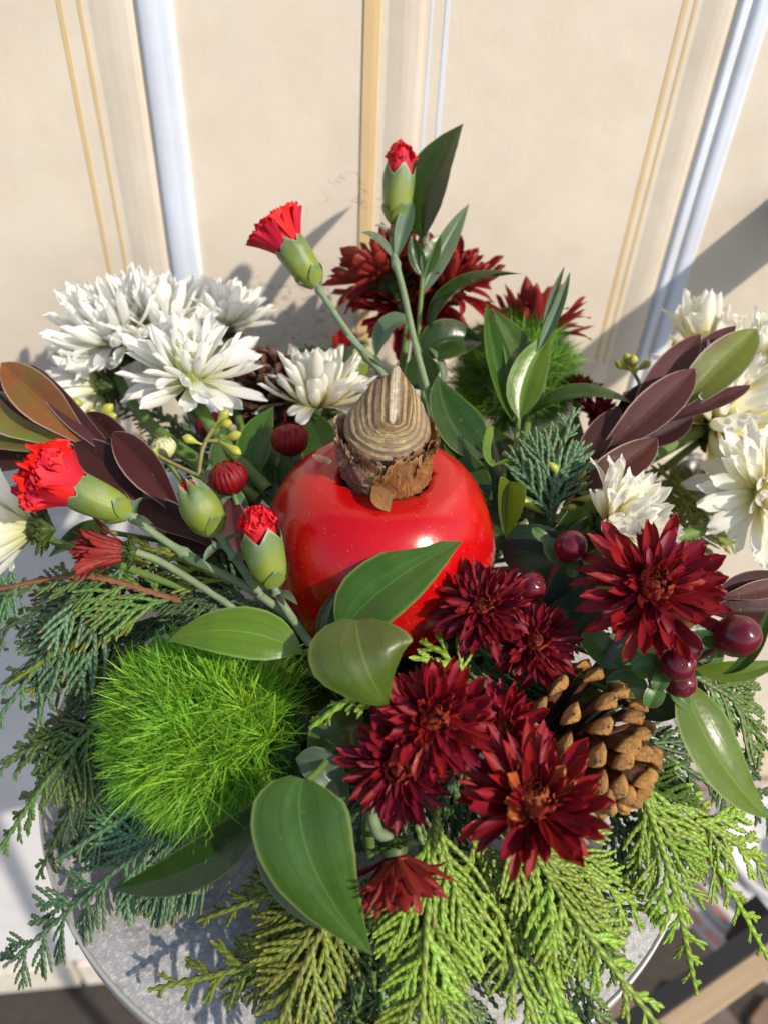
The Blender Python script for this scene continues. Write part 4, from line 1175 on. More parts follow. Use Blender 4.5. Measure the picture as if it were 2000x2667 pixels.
mum(P(228, 838, .40), V(-.72, -.15, -.25), .030, 'W', 'white chrysanthemum turned away with its green base showing under the left cluster', seed=4, group=WL, cup=18, st=C3((270, 850, .40), (330, 930, .38), (480, 1050, .35)))
mum(P(688, 878, .395), V(.03, .90, .42), .034, 'Y', 'cream white chrysanthemum directly behind the bulb neck', seed=5, cup=14, gaps=.08)
mum(P(72, 1143, .315), V(-.96, -.02, .10), .032, 'W', 'half closed white chrysanthemum cut by the left edge, seen from its green base', seed=6, cup=38, st=C3((110, 1165, .32), (190, 1195, .315), (420, 1280, .315)), gaps=.05, stem_r=.0017)
mum(P(1512, 755, .42), V(.05, .97, .15), .034, 'Y', 'narrow upright cream chrysanthemum above the green leucadendron leaf', seed=7, group=WRG, cup=48, rings=[(11, 1.0, 4, 0), (11, .95, 14, .03), (9, .85, 24, .05)])
mum(P(1640, 785, .405), V(.35, .80, .3), .030, 'Y', 'cream chrysanthemum behind the tip of the green leucadendron leaf', seed=17, group=WRG, cup=10)
mum(P(1540, 915, .400), V(.62, .34, .68), .052, 'Y', 'large cream chrysanthemum on a thick green stem at the right edge', seed=8, group=WRG, cup=2,
    rings=[(15, 1.0, -14, .0), (17, 1.0, 2, .02), (18, .95, 18, .05), (17, .84, 34, .07), (15, .68, 50, .09), (12, .5, 64, .1)], st=C3((1500, 935, .39), (1400, 990, .37), (1250, 1080, .34)), stem_r=.0034)
mum(P(1640, 1065, .352), V(.12, .05, .98), .034, 'Y', 'cream chrysanthemum with yellow centre facing out below the large right head', seed=10, group=WRG, cup=0, gaps=.06,
    rings=[(14, 1.0, -22, .0), (16, .96, -4, .02), (17, .86, 14, .05), (16, .72, 32, .07), (14, .56, 50, .09)], st=C3((1560, 1130, .36), (1440, 1165, .345), (1250, 1220, .32)), stem_r=.003)
mum(P(1316, 1136, .325), V(.55, .25, .75), .029, 'Y', 'smallest cream chrysanthemum just behind the large burgundy head on the right', seed=11, group=WRG, cup=10, gaps=.12)
mum_bud(P(355, 968, .36), V(-.1, .7, .7), px(25, .36), 'small green striped white bud among the left stems', m=M_BUDW, seed=3, open_tip=False)

# ------------------------------------------------------------------ burgundy chrysanthemums
RBK = 'burgundy chrysanthemums standing at the back'; RFR = 'burgundy chrysanthemums in front of the bulb'
mum(P(845, 605, .422), V(-.25, .80, -.10), .036, 'R', 'burgundy chrysanthemum seen from behind, left of the tall carnation stem', seed=21, group=RBK, cup=6)
mum(P(955, 628, .425), V(.16, .72, .45), .036, 'R', 'burgundy chrysanthemum behind the arching ruscus leaf at the back', seed=22, group=RBK, cup=14)
mum(P(885, 652, .432), V(-.15, .25, .75), .034, 'R', 'burgundy chrysanthemum hidden by the tall carnation stem, petals hanging down', seed=23, group=RBK, cup=0)
mum(P(1146, 738, .43), V(.06, .90, .05), .036, 'R', 'burgundy chrysanthemum seen side on above the rear green dianthus', seed=24, group=RBK, cup=24, st=C3((1150, 760, .43), (1140, 900, .40), (1100, 1100, .36)),
    rings=[(19, 1.0, -8, .0), (20, .98, 6, .02), (20, .92, 20, .05), (18, .8, 34, .07)])
mum(P(1250, 850, .415), V(.2, .8, .2), .014, 'D', 'tiny dark burgundy flower peeping out right of the rear dianthus', seed=25, group=RBK, cup=20)
mum(P(1290, 900, .40), V(.2, .6, .5), .014, 'D', 'tiny dark burgundy flower beside the right leucadendron leaves', seed=26, group=RBK, cup=20)
mum(P(1042, 1312, .288), V(.0, .36, .92), px(104, .288), 'D', 'dark burgundy chrysanthemum resting against the right side of the bulb', seed=27, group=RFR, st=C3((1060, 1360, .31),))
mum(P(1152, 1388, .293), V(.12, .34, .92), px(98, .293), 'D', 'small shaded burgundy chrysanthemum directly above the front pine cone', seed=28, group=RFR)
mum(P(1402, 1275, .285), V(.04, .34, .93), px(160, .285), 'R', 'large sunlit burgundy chrysanthemum among the berries on the right', seed=29, group=RFR, gaps=.05, stem_mat=M_STEMD,
    rings=[(17, 1.0, -6, .0), (21, .96, 5, .02), (22, .84, 15, .05), (22, .68, 26, .07), (20, .55, 38, .08), (18, .44, 50, .09)], st=C3((1350, 1370, .298), (1275, 1465, .31), (1180, 1560, .32)), stem_r=.0026)
mum(P(936, 1556, .262), V(.06, .40, .92), px(132, .262), 'R', 'burgundy chrysanthemum below the hanging leaf tip, uppermost of the front group', seed=30, group=RFR, gaps=.12, extra=[(78, 48, .95, 0, 0), (92, 54, .92, 2, 0), (105, 46, .9, 1, 0), (64, 44, .95, 2, 0)])
mum(P(1078, 1578, .276), V(.10, .38, .92), px(105, .276), 'R', 'burgundy chrysanthemum touching the left of the front pine cone', seed=31, group=RFR, gaps=.10)
mum(P(864, 1652, .262), V(-.06, .14, .98), px(132, .262), 'D', 'dense round burgundy chrysanthemum beside the big drooping leaf', seed=32, group=RFR,
    rings=[(19, 1.0, -4, .0), (21, .92, 8, .02), (21, .78, 20, .05), (20, .64, 32, .07)], st=C3((800, 1760, .275), (800, 1850, .29)))
mum(P(1150, 1742, .255), V(.08, .70, .70), px(176, .255), 'R', 'ragged burgundy chrysanthemum with orange florets in front of the pine cone', seed=33, group=RFR, cup=4, gaps=.06,
    rings=[(21, .86, -6, .0), (22, .95, 7, .03), (20, .82, 22, .06), (18, .58, 38, .08)], inner=.85,
    extra=[(100, 48, .8, 0, 0), (130, 42, .78, 1, 0), (70, 40, .8, 2, 0), (160, 38, .55, 0, 1), (195, 34, .5, 1, 1), (40, 36, .52, 0, 1), (15, 32, .5, 1, 1), (120, 30, .45, 0, 1), (85, 26, .4, 1, 1), (215, 20, .55, 0, 1), (60, 22, .42, 0, 1)])
mum(P(852, 1846, .258), V(.18, -.90, .36), px(132, .258), 'R', 'burgundy chrysanthemum hanging head down below the dense round one', seed=34, group=RFR, cup=34, rings=[(24, 1.0, 0, .0), (24, .96, 10, .02), (22, .86, 22, .05), (18, .7, 34, .07)],
    st=C3((815, 1795, .260), (800, 1730, .266), (800, 1640, .285)), stem_mat=M_STEMB)
mum(P(268, 1192, .300), V(-.95, .02, .22), px(104, .300), 'R', 'small half open rust red chrysanthemum pointing left under the large carnation', seed=35, cup=64, gaps=.0, base_in=.2,
    rings=[(24, .95, 4, .0), (24, 1.0, 12, .03), (22, .95, 20, .05), (18, .88, 28, .06)], st=C3((350, 1215, .305), (440, 1270, .308), (560, 1350, .315)), name='burgundy_chrysanthemum', stem_r=.0015, stem_mat=M_STEMB)
mum_bud(P(627, 948, .345), V(.0, .88, .46), px(37, .345), 'round burgundy bud left of the bulb neck', seed=1, group='burgundy buds left of the bulb')
mum_bud(P(494, 1032, .325), V(-.22, .84, .45), px(38, .325), 'striped burgundy bud above the closed carnation bud', seed=2, group='burgundy buds left of the bulb', st=C3((512, 1085, .325), (560, 1200, .33)))
mum_bud(P(455, 918, .375), V(-.1, .9, .3), px(30, .375), 'burgundy bud half hidden behind the thick white flower stem', seed=4, group='burgundy buds left of the bulb')

# ------------------------------------------------------------------ carnations
carnation(P(276, 1108, .297), P(155, 1052, .290), px(41, .295), px(74, .292), px(118, .292), 'largest red carnation, fully ruffled, leaning out at the left', 'cup', C3((330, 1150, .30), (420, 1208, .303), (545, 1275, .305), (640, 1345, .31)), seed=1,
          stem_leaves=[(.08, [V(.8, -.2, .5) * .012, V(.4, .7, .2) * .010]), (.45, [V(.8, -.45, .3) * .016])])
carnation(P(590, 1262, .288), P(562, 1150, .284), px(44, .286), px(45, .286), px(66, .286), 'red carnation half open just left of the bulb', 'tight', C3((602, 1290, .289), (628, 1330, .291), (670, 1390, .297)), seed=2, stem_leaves=[(.25, [V(.7, -.3, .5) * .012])])
carnation(P(466, 1148, .300), P(400, 1040, .294), px(43, .297), px(24, .297), px(22, .297), 'closed green carnation bud with a pink tip at the left', 'bud', C3((492, 1185, .30), (520, 1222, .302), (565, 1290, .305)), seed=3,
          stem_leaves=[(.25, [V(-.5, -.55, .5) * .012, V(.7, .3, .4) * .009]), (.5, [V(.8, -.2, .5) * .010])])
carnation(P(856, 478, .375), P(864, 365, .37), px(34, .372), px(30, .372), px(62, .372), 'tallest red carnation bud, upright above the bulb', 'tight', C3((850, 545, .375), (870, 625, .372), (900, 760, .368), (945, 930, .36), (960, 1060, .35)), seed=4,
          stem_leaves=[(.13, [V(-.8, .45, .3) * .012, V(.5, .7, .3) * .012]), (.27, [V(-.8, .6, .2) * .022, V(.30, .95, .2) * .030])])
carnation(P(682, 612, .365), P(618, 520, .36), px(35, .362), px(56, .362), px(64, .362), 'fan shaped red carnation leaning left against the door', 'bell', C3((705, 650, .365), (760, 730, .362), (835, 818, .358), (910, 910, .35)), seed=5,
          stem_leaves=[(.12, [V(-.8, .1, .5) * .012, V(-.1, .9, .3) * .010]), (.62, [V(-.6, .5, .4) * .014, V(.7, -.5, .3) * .012])])
carnation(P(776, 815, .415), P(752, 748, .415), px(34, .415), px(26, .415), px(42, .415), 'small red carnation bud behind the white flower', 'tight', C3((790, 860, .41), (800, 960, .40)), seed=6)

# ------------------------------------------------------------------ green dianthus
cG = P(462, 1572, .302)
pompom(cG, px(188, .298), P(650, 1650, .312), 'large bright green fluffy dianthus ball in front of the bulb', TUFTS, 260, C3((640, 1640, .312), (700, 1600, .32), (760, 1500, .33)), ts=.46, seed=1, squash=(1.06, 1.0, 1.0))
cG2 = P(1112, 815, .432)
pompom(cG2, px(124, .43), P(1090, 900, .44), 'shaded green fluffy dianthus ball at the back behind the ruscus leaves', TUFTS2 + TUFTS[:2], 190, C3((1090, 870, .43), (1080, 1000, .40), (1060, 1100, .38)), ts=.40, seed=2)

# ------------------------------------------------------------------ ruscus sprigs
def sprig(label, loc, stems, leaves, name='ruscus_sprig', cat='foliage sprig', stem_m=None, sr=.0012, group=None):
    t = thing(name, label, cat, loc, group)
    for s_ in stems: stem(t, C3(*s_), sr, sr * 1.1, stem_m or M_STEM, n=18)
    for (m, a, b, c, hw, hint, *rest) in leaves:
        kw = rest[0] if rest else {}
        leaf(t, m, P(*a), P(*b), P(*c), px(hw, b[2]), V(*hint), **kw)
    return t
sprig('glossy ruscus sprig with four leaves in front of the bulb', P(700, 1400, .275), [((655, 1412, .268), (700, 1400, .275), (740, 1420, .285), (800, 1480, .31))], [
    (M_RUS_L, (655, 1410, .268), (505, 1322, .262), (362, 1386, .272), 60, (-.05, .50, .86), dict(fold=.12, cup=-.25)),
    (M_RUS_M, (732, 1370, .272), (808, 1252, .268), (1000, 1168, .290), 79, (-.30, .35, .88), dict(fold=.14, cup=-.10)),
    (M_RUS_O, (770, 1338, .262), (775, 1440, .236), (840, 1526, .262), 124, (.04, .30, .95), dict(fold=.08, cup=-.38, kind='heart')),
    (M_RUS_D, (702, 1388, .285), (712, 1330, .285), (736, 1268, .288), 30, (.3, .3, .9), dict(fold=.2)),
])
sprig('big drooping ruscus leaf and its dark twin at the lower front', P(690, 1690, .258), [((660, 1690, .250), (700, 1650, .265), (760, 1560, .30))], [
    (M_RUS_M, (655, 1682, .250), (606, 1845, .236), (806, 2064, .256), 114, (-.05, .22, .97), dict(fold=.10, cup=-.20, kind='heart')),
    (M_RUS_D, (572, 1722, .262), (500, 1890, .266), (240, 1922, .292), 54, (-.15, .35, .92), dict(fold=.34, kind='lance')),
    (M_RUS_O, (785, 1565, .285), (700, 1560, .272), (682, 1694, .282), 62, (-.1, .35, .93), dict(fold=.1, kind='heart')),
    (M_RUS_G, (640, 1640, .270), (720, 1640, .262), (748, 1765, .268), 40, (.0, .45, .88), dict(fold=.3)),
    (M_RUS_G, (575, 1790, .262), (590, 1900, .262), (695, 2010, .276), 40, (-.2, .3, .9), dict(fold=.2)),
    (M_RUS_D, (645, 1600, .285), (610, 1650, .282), (625, 1720, .282), 34, (-.2, .4, .9), dict(fold=.2)),
])
S3 = 'ruscus sprigs standing behind the bulb'
sprig('tallest ruscus sprig, dark pointed leaf at its top', P(910, 730, .39), [((917, 512, .388), (912, 600, .388), (905, 760, .385), (930, 980, .37))], [
    (M_RUS_D, (914, 518, .388), (905, 370, .386), (1001, 266, .394), 60, (-.55, .10, .82), dict(fold=.16, cup=.12)),
    (M_RUS_D, (912, 508, .392), (880, 470, .394), (886, 430, .398), 22, (-.3, .2, .9), dict(fold=.2)),
    (M_RUS_G, (908, 640, .390), (945, 540, .388), (1013, 440, .396), 26, (.55, .25, .75), dict(fold=.45, kind='lance')),
    (M_RUS_D, (914, 600, .388), (895, 545, .384), (889, 508, .384), 18, (-.2, .3, .9), dict(fold=.2)),
    (M_RUS_M, (916, 600, .388), (930, 540, .384), (952, 506, .386), 20, (.2, .3, .9), dict(fold=.2)),
    (M_RUS_D, (925, 715, .385), (970, 585, .378), (1132, 592, .385), 46, (-.35, .80, .45), dict(fold=.25, cup=.1)),
    (M_RUS_G, (890, 692, .388), (822, 680, .384), (812, 775, .388), 32, (-.25, .6, .7), dict(fold=.2)),
    (M_RUS_D, (908, 765, .385), (970, 715, .378), (1043, 740, .392), 50, (.10, .30, .92), dict(fold=.22)),
    (M_RUS_G, (955, 830, .380), (958, 780, .378), (925, 750, .380), 18, (.7, .3, .6), dict(fold=.3)),
    (M_RUS_D, (930, 840, .378), (900, 800, .376), (915, 755, .38), 40, (-.3, .2, .9), dict(fold=.2)),
], group=S3)
sprig('ruscus sprig with folded shiny leaf and split pointed leaf, right of the tall one', P(1118, 920, .375), [((1120, 905, .372), (1112, 960, .365), (1090, 1080, .345))], [
    (M_RUS_M, (1116, 922, .374), (1060, 790, .374), (1050, 654, .386), 40, (.35, .15, .92), dict(fold=.55, kind='ovate')),
    (M_RUS_M, (1110, 900, .378), (1175, 800, .376), (1060, 662, .388), 48, (.25, .30, .92), dict(fold=.15)),
    (M_RUS_L, (1121, 905, .370), (1130, 800, .368), (1190, 720, .376), 42, (-.15, .2, .97), dict(fold=.3)),
    (M_RUS_G, (1160, 760, .372), (1205, 690, .372), (1231, 586, .380), 17, (-.5, .2, .85), dict(fold=.5, kind='lance')),
    (M_RUS_G, (1172, 700, .374), (1196, 640, .374), (1219, 574, .382), 10, (-.5, .2, .85), dict(fold=.5, kind='lance')),
    (M_RUS_D, (1142, 898, .370), (1240, 815, .362), (1384, 880, .370), 36, (.0, .78, .55), dict(fold=.3, kind='lance')),
    (M_RUS_D, (1052, 985, .355), (960, 930, .352), (946, 808, .366), 62, (.35, .30, .88), dict(fold=.2, cup=.1)),
    (M_RUS_D, (1062, 1080, .340), (990, 1010, .342), (955, 925, .356), 40, (.5, .1, .85), dict(fold=.3)),
    (M_RUS_D, (1105, 1070, .345), (1140, 980, .345), (1240, 905, .365), 46, (-.2, .55, .8), dict(fold=.25)),
    (M_RUS_D, (1110, 1060, .35), (1160, 1000, .35), (1200, 960, .36), 40, (.1, .4, .9), dict(fold=.2)),
], group=S3)
cl = sprig('two curled up ruscus leaves tucked behind the right side of the bulb', P(1090, 1060, .34), [((1090, 1000, .345), (1085, 1100, .335))], [
    (M_RUS_L, (1100, 1040, .335), (1078, 1090, .330), (1092, 1162, .318), 52, (.15, .55, .80), dict(fold=.95, cup=.5, kind='oval')),
    (M_RUS_L, (1060, 920, .342), (1030, 1000, .335), (1072, 1004, .335), 13, (.6, .2, .75), dict(fold=.3, kind='ribbon')),
    (M_RUS_L, (1072, 1004, .335), (1105, 1000, .335), (1146, 958, .340), 11, (-.1, .9, .4), dict(fold=.3, kind='ribbon')),
])
sprig('bright yellow green ruscus leaves hanging at the right below the berries', P(1480, 1470, .295), [((1440, 1440, .298), (1490, 1455, .292), (1560, 1440, .29))], [
    (M_RUS_L, (1475, 1462, .292), (1530, 1640, .274), (1660, 1770, .288), 78, (.35, .42, .84), dict(fold=.14, cup=-.12)),
    (M_RUS_L, (1500, 1445, .290), (1590, 1470, .284), (1690, 1425, .286), 26, (.1, .6, .8), dict(fold=.2)),
    (M_RUS_M, (1560, 1455, .278), (1640, 1440, .272), (1668, 1290, .278), 16, (-.6, .4, .7), dict(fold=.3, kind='lance')),
])
DK = 'dark leaves filling the gaps'
def single(label, m, leaves, name='broad_leaf', group=None):
    return sprig(label, P(*leaves[0][1]), [(leaves[0][1], (leaves[0][1][0] * .6 + 830 * .4, leaves[0][1][1] * .6 + 1250 * .4, leaves[0][1][2] + .02))], leaves, name=name, cat='leaf', group=group)
single('matt dark green broad leaf between the bulb and the upper berry', M_SALAL, [(M_SALAL, (1235, 1225, .315), (1150, 1170, .312), (1085, 1200, .322), 62, (-.2, .4, .9), dict(kind='oval'))])
single('dark green leaf under the upper berry', M_SALAL, [(M_SALAL, (1160, 1340, .320), (1200, 1250, .312), (1290, 1215, .325), 60, (.1, .4, .9), dict(kind='oval'))])
single('shaded olive leaf left of the large sunlit burgundy flower', M_SALAL, [(M_SALAL, (1150, 1400, .315), (1230, 1340, .308), (1290, 1290, .318), 52, (.1, .4, .9), dict(kind='oval'))])
single('dark pointed leaf under the lower berries', M_SALAL, [(M_SALAL, (1330, 1500, .30), (1420, 1560, .296), (1500, 1498, .30), 36, (.1, .6, .8), dict(kind='ovate'))])
single('green leaf left of the closed burgundy buds', M_RUS_M, [(M_RUS_M, (548, 1035, .355), (540, 950, .355), (592, 878, .365), 42, (-.2, .3, .93), {})])
single('green leaf behind the striped burgundy bud', M_RUS_M, [(M_RUS_M, (540, 1080, .35), (480, 1010, .355), (490, 915, .365), 48, (.2, .3, .9), {})])
single('blue green leaf behind the closed carnation bud', M_RUS_G, [(M_RUS_G, (545, 1130, .335), (460, 1080, .335), (455, 1000, .345), 40, (.2, .4, .9), {})])
single('dark green leaf lying behind the small rust red flower', M_RUS_D, [(M_RUS_D, (240, 1150, .34), (180, 1140, .34), (105, 1205, .345), 32, (-.2, .5, .8), {})])
single('deep green leaf behind the bulb on the left', M_RUS_D, [(M_RUS_D, (620, 1090, .35), (590, 1010, .355), (640, 930, .37), 50, (.1, .4, .9), {})])

# ------------------------------------------------------------------ leucadendron
LEU = dict(kind='blunt', fold=.16, cup=.12, wave=.015)
def leu(label, loc, stems, leaves, group='burgundy leaved leucadendron sprigs'):
    t = thing('leucadendron_sprig', label, 'foliage sprig', loc, group)
    for s_ in stems: stem(t, C3(*s_), .0022, .0026, M_LEU_O, n=20)
    for (m, a, b, c, hw, hint) in leaves:
        leaf(t, m, P(*a), P(*b), P(*c), px(hw, b[2]), V(*hint), **LEU)
leu('left leucadendron sprig, rust and green leaves fanning behind the large carnation', P(300, 1080, .335), [((130, 960, .35), (230, 1010, .345), (400, 1120, .33), (560, 1205, .32))], [
    (M_LEU_D, (110, 1000, .352), (40, 985, .356), (-60, 1010, .362), 44, (-.1, .6, .8)),
    (M_LEU_G, (140, 965, .350), (40, 905, .352), (-70, 860, .362), 50, (-.1, .5, .85)),
    (M_LEU_G, (135, 985, .348), (50, 945, .350), (-80, 945, .360), 40, (-.1, .7, .7)),
    (M_LEU_O, (195, 962, .345), (95, 870, .345), (3, 784, .356), 48, (-.25, .35, .9)),
    (M_LEU_B, (150, 945, .352), (60, 880, .357), (-20, 800, .366), 34, (-.2, .5, .85)),
    (M_LEU_O, (210, 975, .346), (150, 920, .349), (120, 865, .355), 40, (-.2, .3, .9)),
    (M_LEU_M, (268, 998, .340), (150, 900, .343), (68, 788, .356), 27, (-.4, .25, .88)),
    (M_LEU_D, (320, 1050, .338), (255, 960, .342), (190, 890, .352), 38, (-.2, .35, .9)),
    (M_LEU_D, (340, 1098, .334), (240, 1010, .336), (165, 955, .344), 44, (-.1, .35, .92)),
    (M_LEU_B, (390, 1112, .326), (320, 1010, .326), (244, 934, .336), 42, (-.25, .25, .93)),
    (M_LEU_D, (455, 1175, .320), (370, 1110, .322), (288, 1090, .330), 36, (-.1, .45, .88)),
    (M_LEU_B, (520, 1215, .318), (500, 1140, .318), (500, 1075, .326), 32, (.1, .3, .95)),
    (M_LEU_D, (470, 1200, .322), (420, 1170, .322), (350, 1150, .330), 34, (-.1, .5, .8)),
])
leu('right leucadendron sprig, mauve leaves around one bright green leaf', P(1330, 960, .36), [((1480, 860, .37), (1400, 905, .365), (1300, 990, .355), (1225, 1095, .34))], [
    (M_LEU_D, (1320, 985, .362), (1350, 900, .364), (1392, 826, .374), 28, (-.3, .3, .9)),
    (M_LEU_M, (1345, 950, .362), (1425, 830, .360), (1512, 722, .372), 40, (-.25, .3, .92)),
    (M_LEU_M, (1440, 840, .366), (1505, 765, .366), (1589, 704, .376), 26, (-.3, .5, .8)),
    (M_LEU_G, (1440, 905, .358), (1545, 805, .350), (1634, 710, .364), 50, (-.1, .45, .88)),
    (M_LEU_D, (1340, 965, .358), (1430, 950, .354), (1495, 900, .364), 30, (.1, .4, .9)),
    (M_LEU_M, (1430, 912, .352), (1530, 880, .346), (1620, 832, .356), 25, (-.15, .65, .75)),
    (M_LEU_M, (1290, 985, .352), (1410, 900, .345), (1500, 796, .356), 46, (-.22, .35, .92)),
    (M_LEU_D, (1240, 1060, .345), (1275, 960, .350), (1338, 880, .362), 32, (-.35, .25, .9)),
    (M_LEU_B, (1225, 1055, .338), (1340, 1030, .332), (1418, 946, .344), 42, (-.1, .4, .91)),
])
leu('low leucadendron leaves behind the largest berry at the right edge', P(1580, 1290, .30), [((1690, 1262, .30), (1560, 1305, .303), (1440, 1370, .31))], [
    (M_LEU_D, (1530, 1300, .300), (1600, 1262, .300), (1710, 1248, .306), 32, (-.1, .6, .8)),
    (M_LEU_M, (1560, 1290, .296), (1630, 1285, .294), (1720, 1255, .30), 24, (-.1, .6, .8)),
    (M_LEU_D, (1530, 1320, .298), (1600, 1320, .294), (1700, 1320, .298), 36, (-.1, .4, .9)),
])

# ------------------------------------------------------------------ hypericum berries
def hyper(label, loc, items, leaves, stems):
    t = thing('hypericum_sprig', label, 'berry sprig', loc, 'hypericum berries on the right')
    for s_ in stems: stem(t, C3(*s_), .0012, .0013, M_STEMR, n=14)
    for (x, y, d, r0, ax) in items:
        c = P(x, y, d); berry(t, c, px(r0, d), V(*ax))
        e = c - V(*ax) * px(r0, d) * .98
        for k in range(5):
            a = 2 * PI * k / 5 + x; Fr = frame(V(*ax)); q = Fr @ Vector((math.cos(a), math.sin(a), 0))
            leaf(t, M_HYPL, e, e + q * px(r0 * .55, d) - V(*ax) * px(r0 * .25, d), e + q * px(r0 * 1.0, d) - V(*ax) * px(r0 * .1, d), px(r0 * .32, d), V(*ax), 'oval', name='bract', nu=10, nv=5)
    for (a, b, c, hw, hint) in leaves:
        leaf(t, M_HYPL, P(*a), P(*b), P(*c), px(hw, b[2]), V(*hint), 'oval', nu=14)
hyper('pair of dark berries right of the bulb with small green bracts', P(1180, 1250, .305), [(1231, 1181, .298, 38, (.15, .45, .85)), (1143, 1268, .302, 37, (.35, .35, .86))],
      [((1208, 1215, .303), (1190, 1190, .300), (1185, 1160, .303), 20, (-.2, .4, .9)), ((1200, 1180, .305), (1165, 1160, .302), (1150, 1140, .305), 14, (-.1, .5, .8)), ((1230, 1215, .303), (1240, 1230, .300), (1232, 1248, .302), 14, (0, .4, .9))],
      [((1208, 1215, .304), (1190, 1245, .308), (1150, 1330, .32)), ((1150, 1300, .306), (1155, 1340, .32))])
hyper('largest single dark berry at the right edge', P(1570, 1400, .285), [(1591, 1374, .272, 49, (.40, .40, .82))], [], [((1560, 1395, .278), (1510, 1420, .29), (1420, 1470, .31))])
hyper('three dark berries clustered below the large sunlit burgundy flower', P(1460, 1450, .29), [(1478, 1398, .284, 37, (.45, .35, .82)), (1462, 1436, .278, 41, (-.1, .2, .97)), (1468, 1472, .287, 36, (.1, -.3, .9))],
      [((1450, 1450, .288), (1400, 1430, .285), (1365, 1450, .29), 30, (-.1, .5, .85)), ((1425, 1480, .286), (1412, 1500, .280), (1400, 1530, .284), 22, (-.1, .3, .95)),
       ((1440, 1440, .285), (1425, 1470, .279), (1418, 1492, .282), 19, (-.1, .3, .95)), ((1450, 1490, .287), (1470, 1510, .282), (1490, 1525, .286), 20, (.2, .3, .9)),
       ((1340, 1440, .305), (1290, 1400, .302), (1262, 1360, .308), 32, (-.2, .4, .9)), ((1300, 1480, .308), (1330, 1440, .302), (1390, 1420, .305), 40, (.1, .45, .9)),
       ((1400, 1490, .30), (1350, 1470, .297), (1310, 1490, .30), 34, (0, .5, .85))],
      [((1462, 1450, .29), (1420, 1480, .30), (1330, 1520, .32))])

# ------------------------------------------------------------------ eucalyptus pods
def euc(label, loc, stems, pods):
    t = thing('eucalyptus_sprig', label, 'seed sprig', loc, 'eucalyptus pod sprigs')
    for s_ in stems: stem(t, C3(*s_), .0009, .0011, M_TWIG, n=16, ns=6)
    for a, b, r0 in pods: pod(t, P(*a), P(*b), px(r0, a[2]))
Zc = lambda x, y, d: ((350 + x / 3.687) / S, (950 + y / 3.687) / S, d)
D_ = .335
euc('forked sprig of yellow green pods over the left stems', P(*Zc(620, 1070, D_)), [(Zc(0, 690, .345), Zc(240, 880, .340), Zc(600, 1060, D_), Zc(720, 1140, .33)), (Zc(620, 1070, D_), Zc(650, 850, D_), Zc(690, 730, D_)), (Zc(690, 730, D_), Zc(770, 600, D_)), (Zc(690, 730, D_), Zc(820, 730, D_))],
    [(Zc(770, 600, D_), Zc(905, 430, .332), 10), (Zc(770, 600, D_), Zc(940, 550, .330), 10), (Zc(820, 735, D_), Zc(1030, 655, .330), 10.5), (Zc(820, 735, D_), Zc(1030, 860, .332), 10.5), (Zc(660, 768, D_), Zc(462, 690, .332), 10.5), (Zc(240, 880, .34), Zc(170, 800, .338), 9)])
Z5 = lambda x, y, d: (x / 3.16 / S, (900 + y / 3.16) / S, d)
euc('small sprig of pods under the left white flowers', P(*Z5(760, 640, .36)), [(Z5(760, 640, .36), Z5(850, 700, .355), Z5(1000, 715, .35), Z5(1200, 800, .345))],
    [(Z5(770, 630, .36), Z5(935, 480, .358), 11), (Z5(770, 630, .36), Z5(965, 570, .356), 11), (Z5(760, 640, .36), Z5(755, 530, .352), 12), (Z5(600, 540, .365), Z5(650, 435, .363), 12), (Z5(850, 720, .355), Z5(880, 685, .352), 9)])
Z6 = lambda x, y, d: ((1400 + x / 2.765) / S, (700 + y / 2.765) / S, d)
D6 = .385
euc('sprig of round pods standing left of the right leucadendron', P(*Z6(690, 745, D6)), [(Z6(690, 745, D6), Z6(730, 840, D6), Z6(700, 990, .375), Z6(620, 1200, .36))],
    [(Z6(690, 745, D6), Z6(552, 665, D6), 10), (Z6(690, 745, D6), Z6(625, 605, D6), 9.5), (Z6(690, 745, D6), Z6(682, 620, .378), 10.5), (Z6(690, 745, D6), Z6(812, 665, D6), 10), (Z6(690, 755, D6), Z6(695, 720, .378), 8), (Z6(715, 960, .38), Z6(612, 890, .378), 10), (Z6(1010, 600, .39), Z6(985, 520, .388), 9)])
euc('short sprig of yellow pods behind the upright cedar tip on the right', P(1220, 1080, .335), [((1262, 1000, .338), (1240, 1060, .338), (1200, 1130, .335))],
    [((1225, 1040, .336), (1183, 998, .332), 9), ((1240, 1050, .336), (1262, 1010, .332), 10), ((1240, 1060, .336), (1268, 1042, .332), 9), ((1230, 1080, .336), (1290, 1076, .328), 9), ((1210, 1100, .336), (1245, 1096, .33), 9), ((1190, 1120, .34), (1112, 1072, .333), 9)])

# ------------------------------------------------------------------ pine cones
pinecone(P(1268, 1606, .294), V(.66, -.58, .48), px(250, .29), px(152, .285), 'sunlit tan pine cone lying right of the front burgundy flowers', CSC, n=80, seed=1, spin=.4)
pinecone(P(578, 850, .405), V(-.1, .55, .6), px(150, .40), px(100, .40), 'dark brown pine cone behind the left white flowers', CSD, n=60, seed=2)

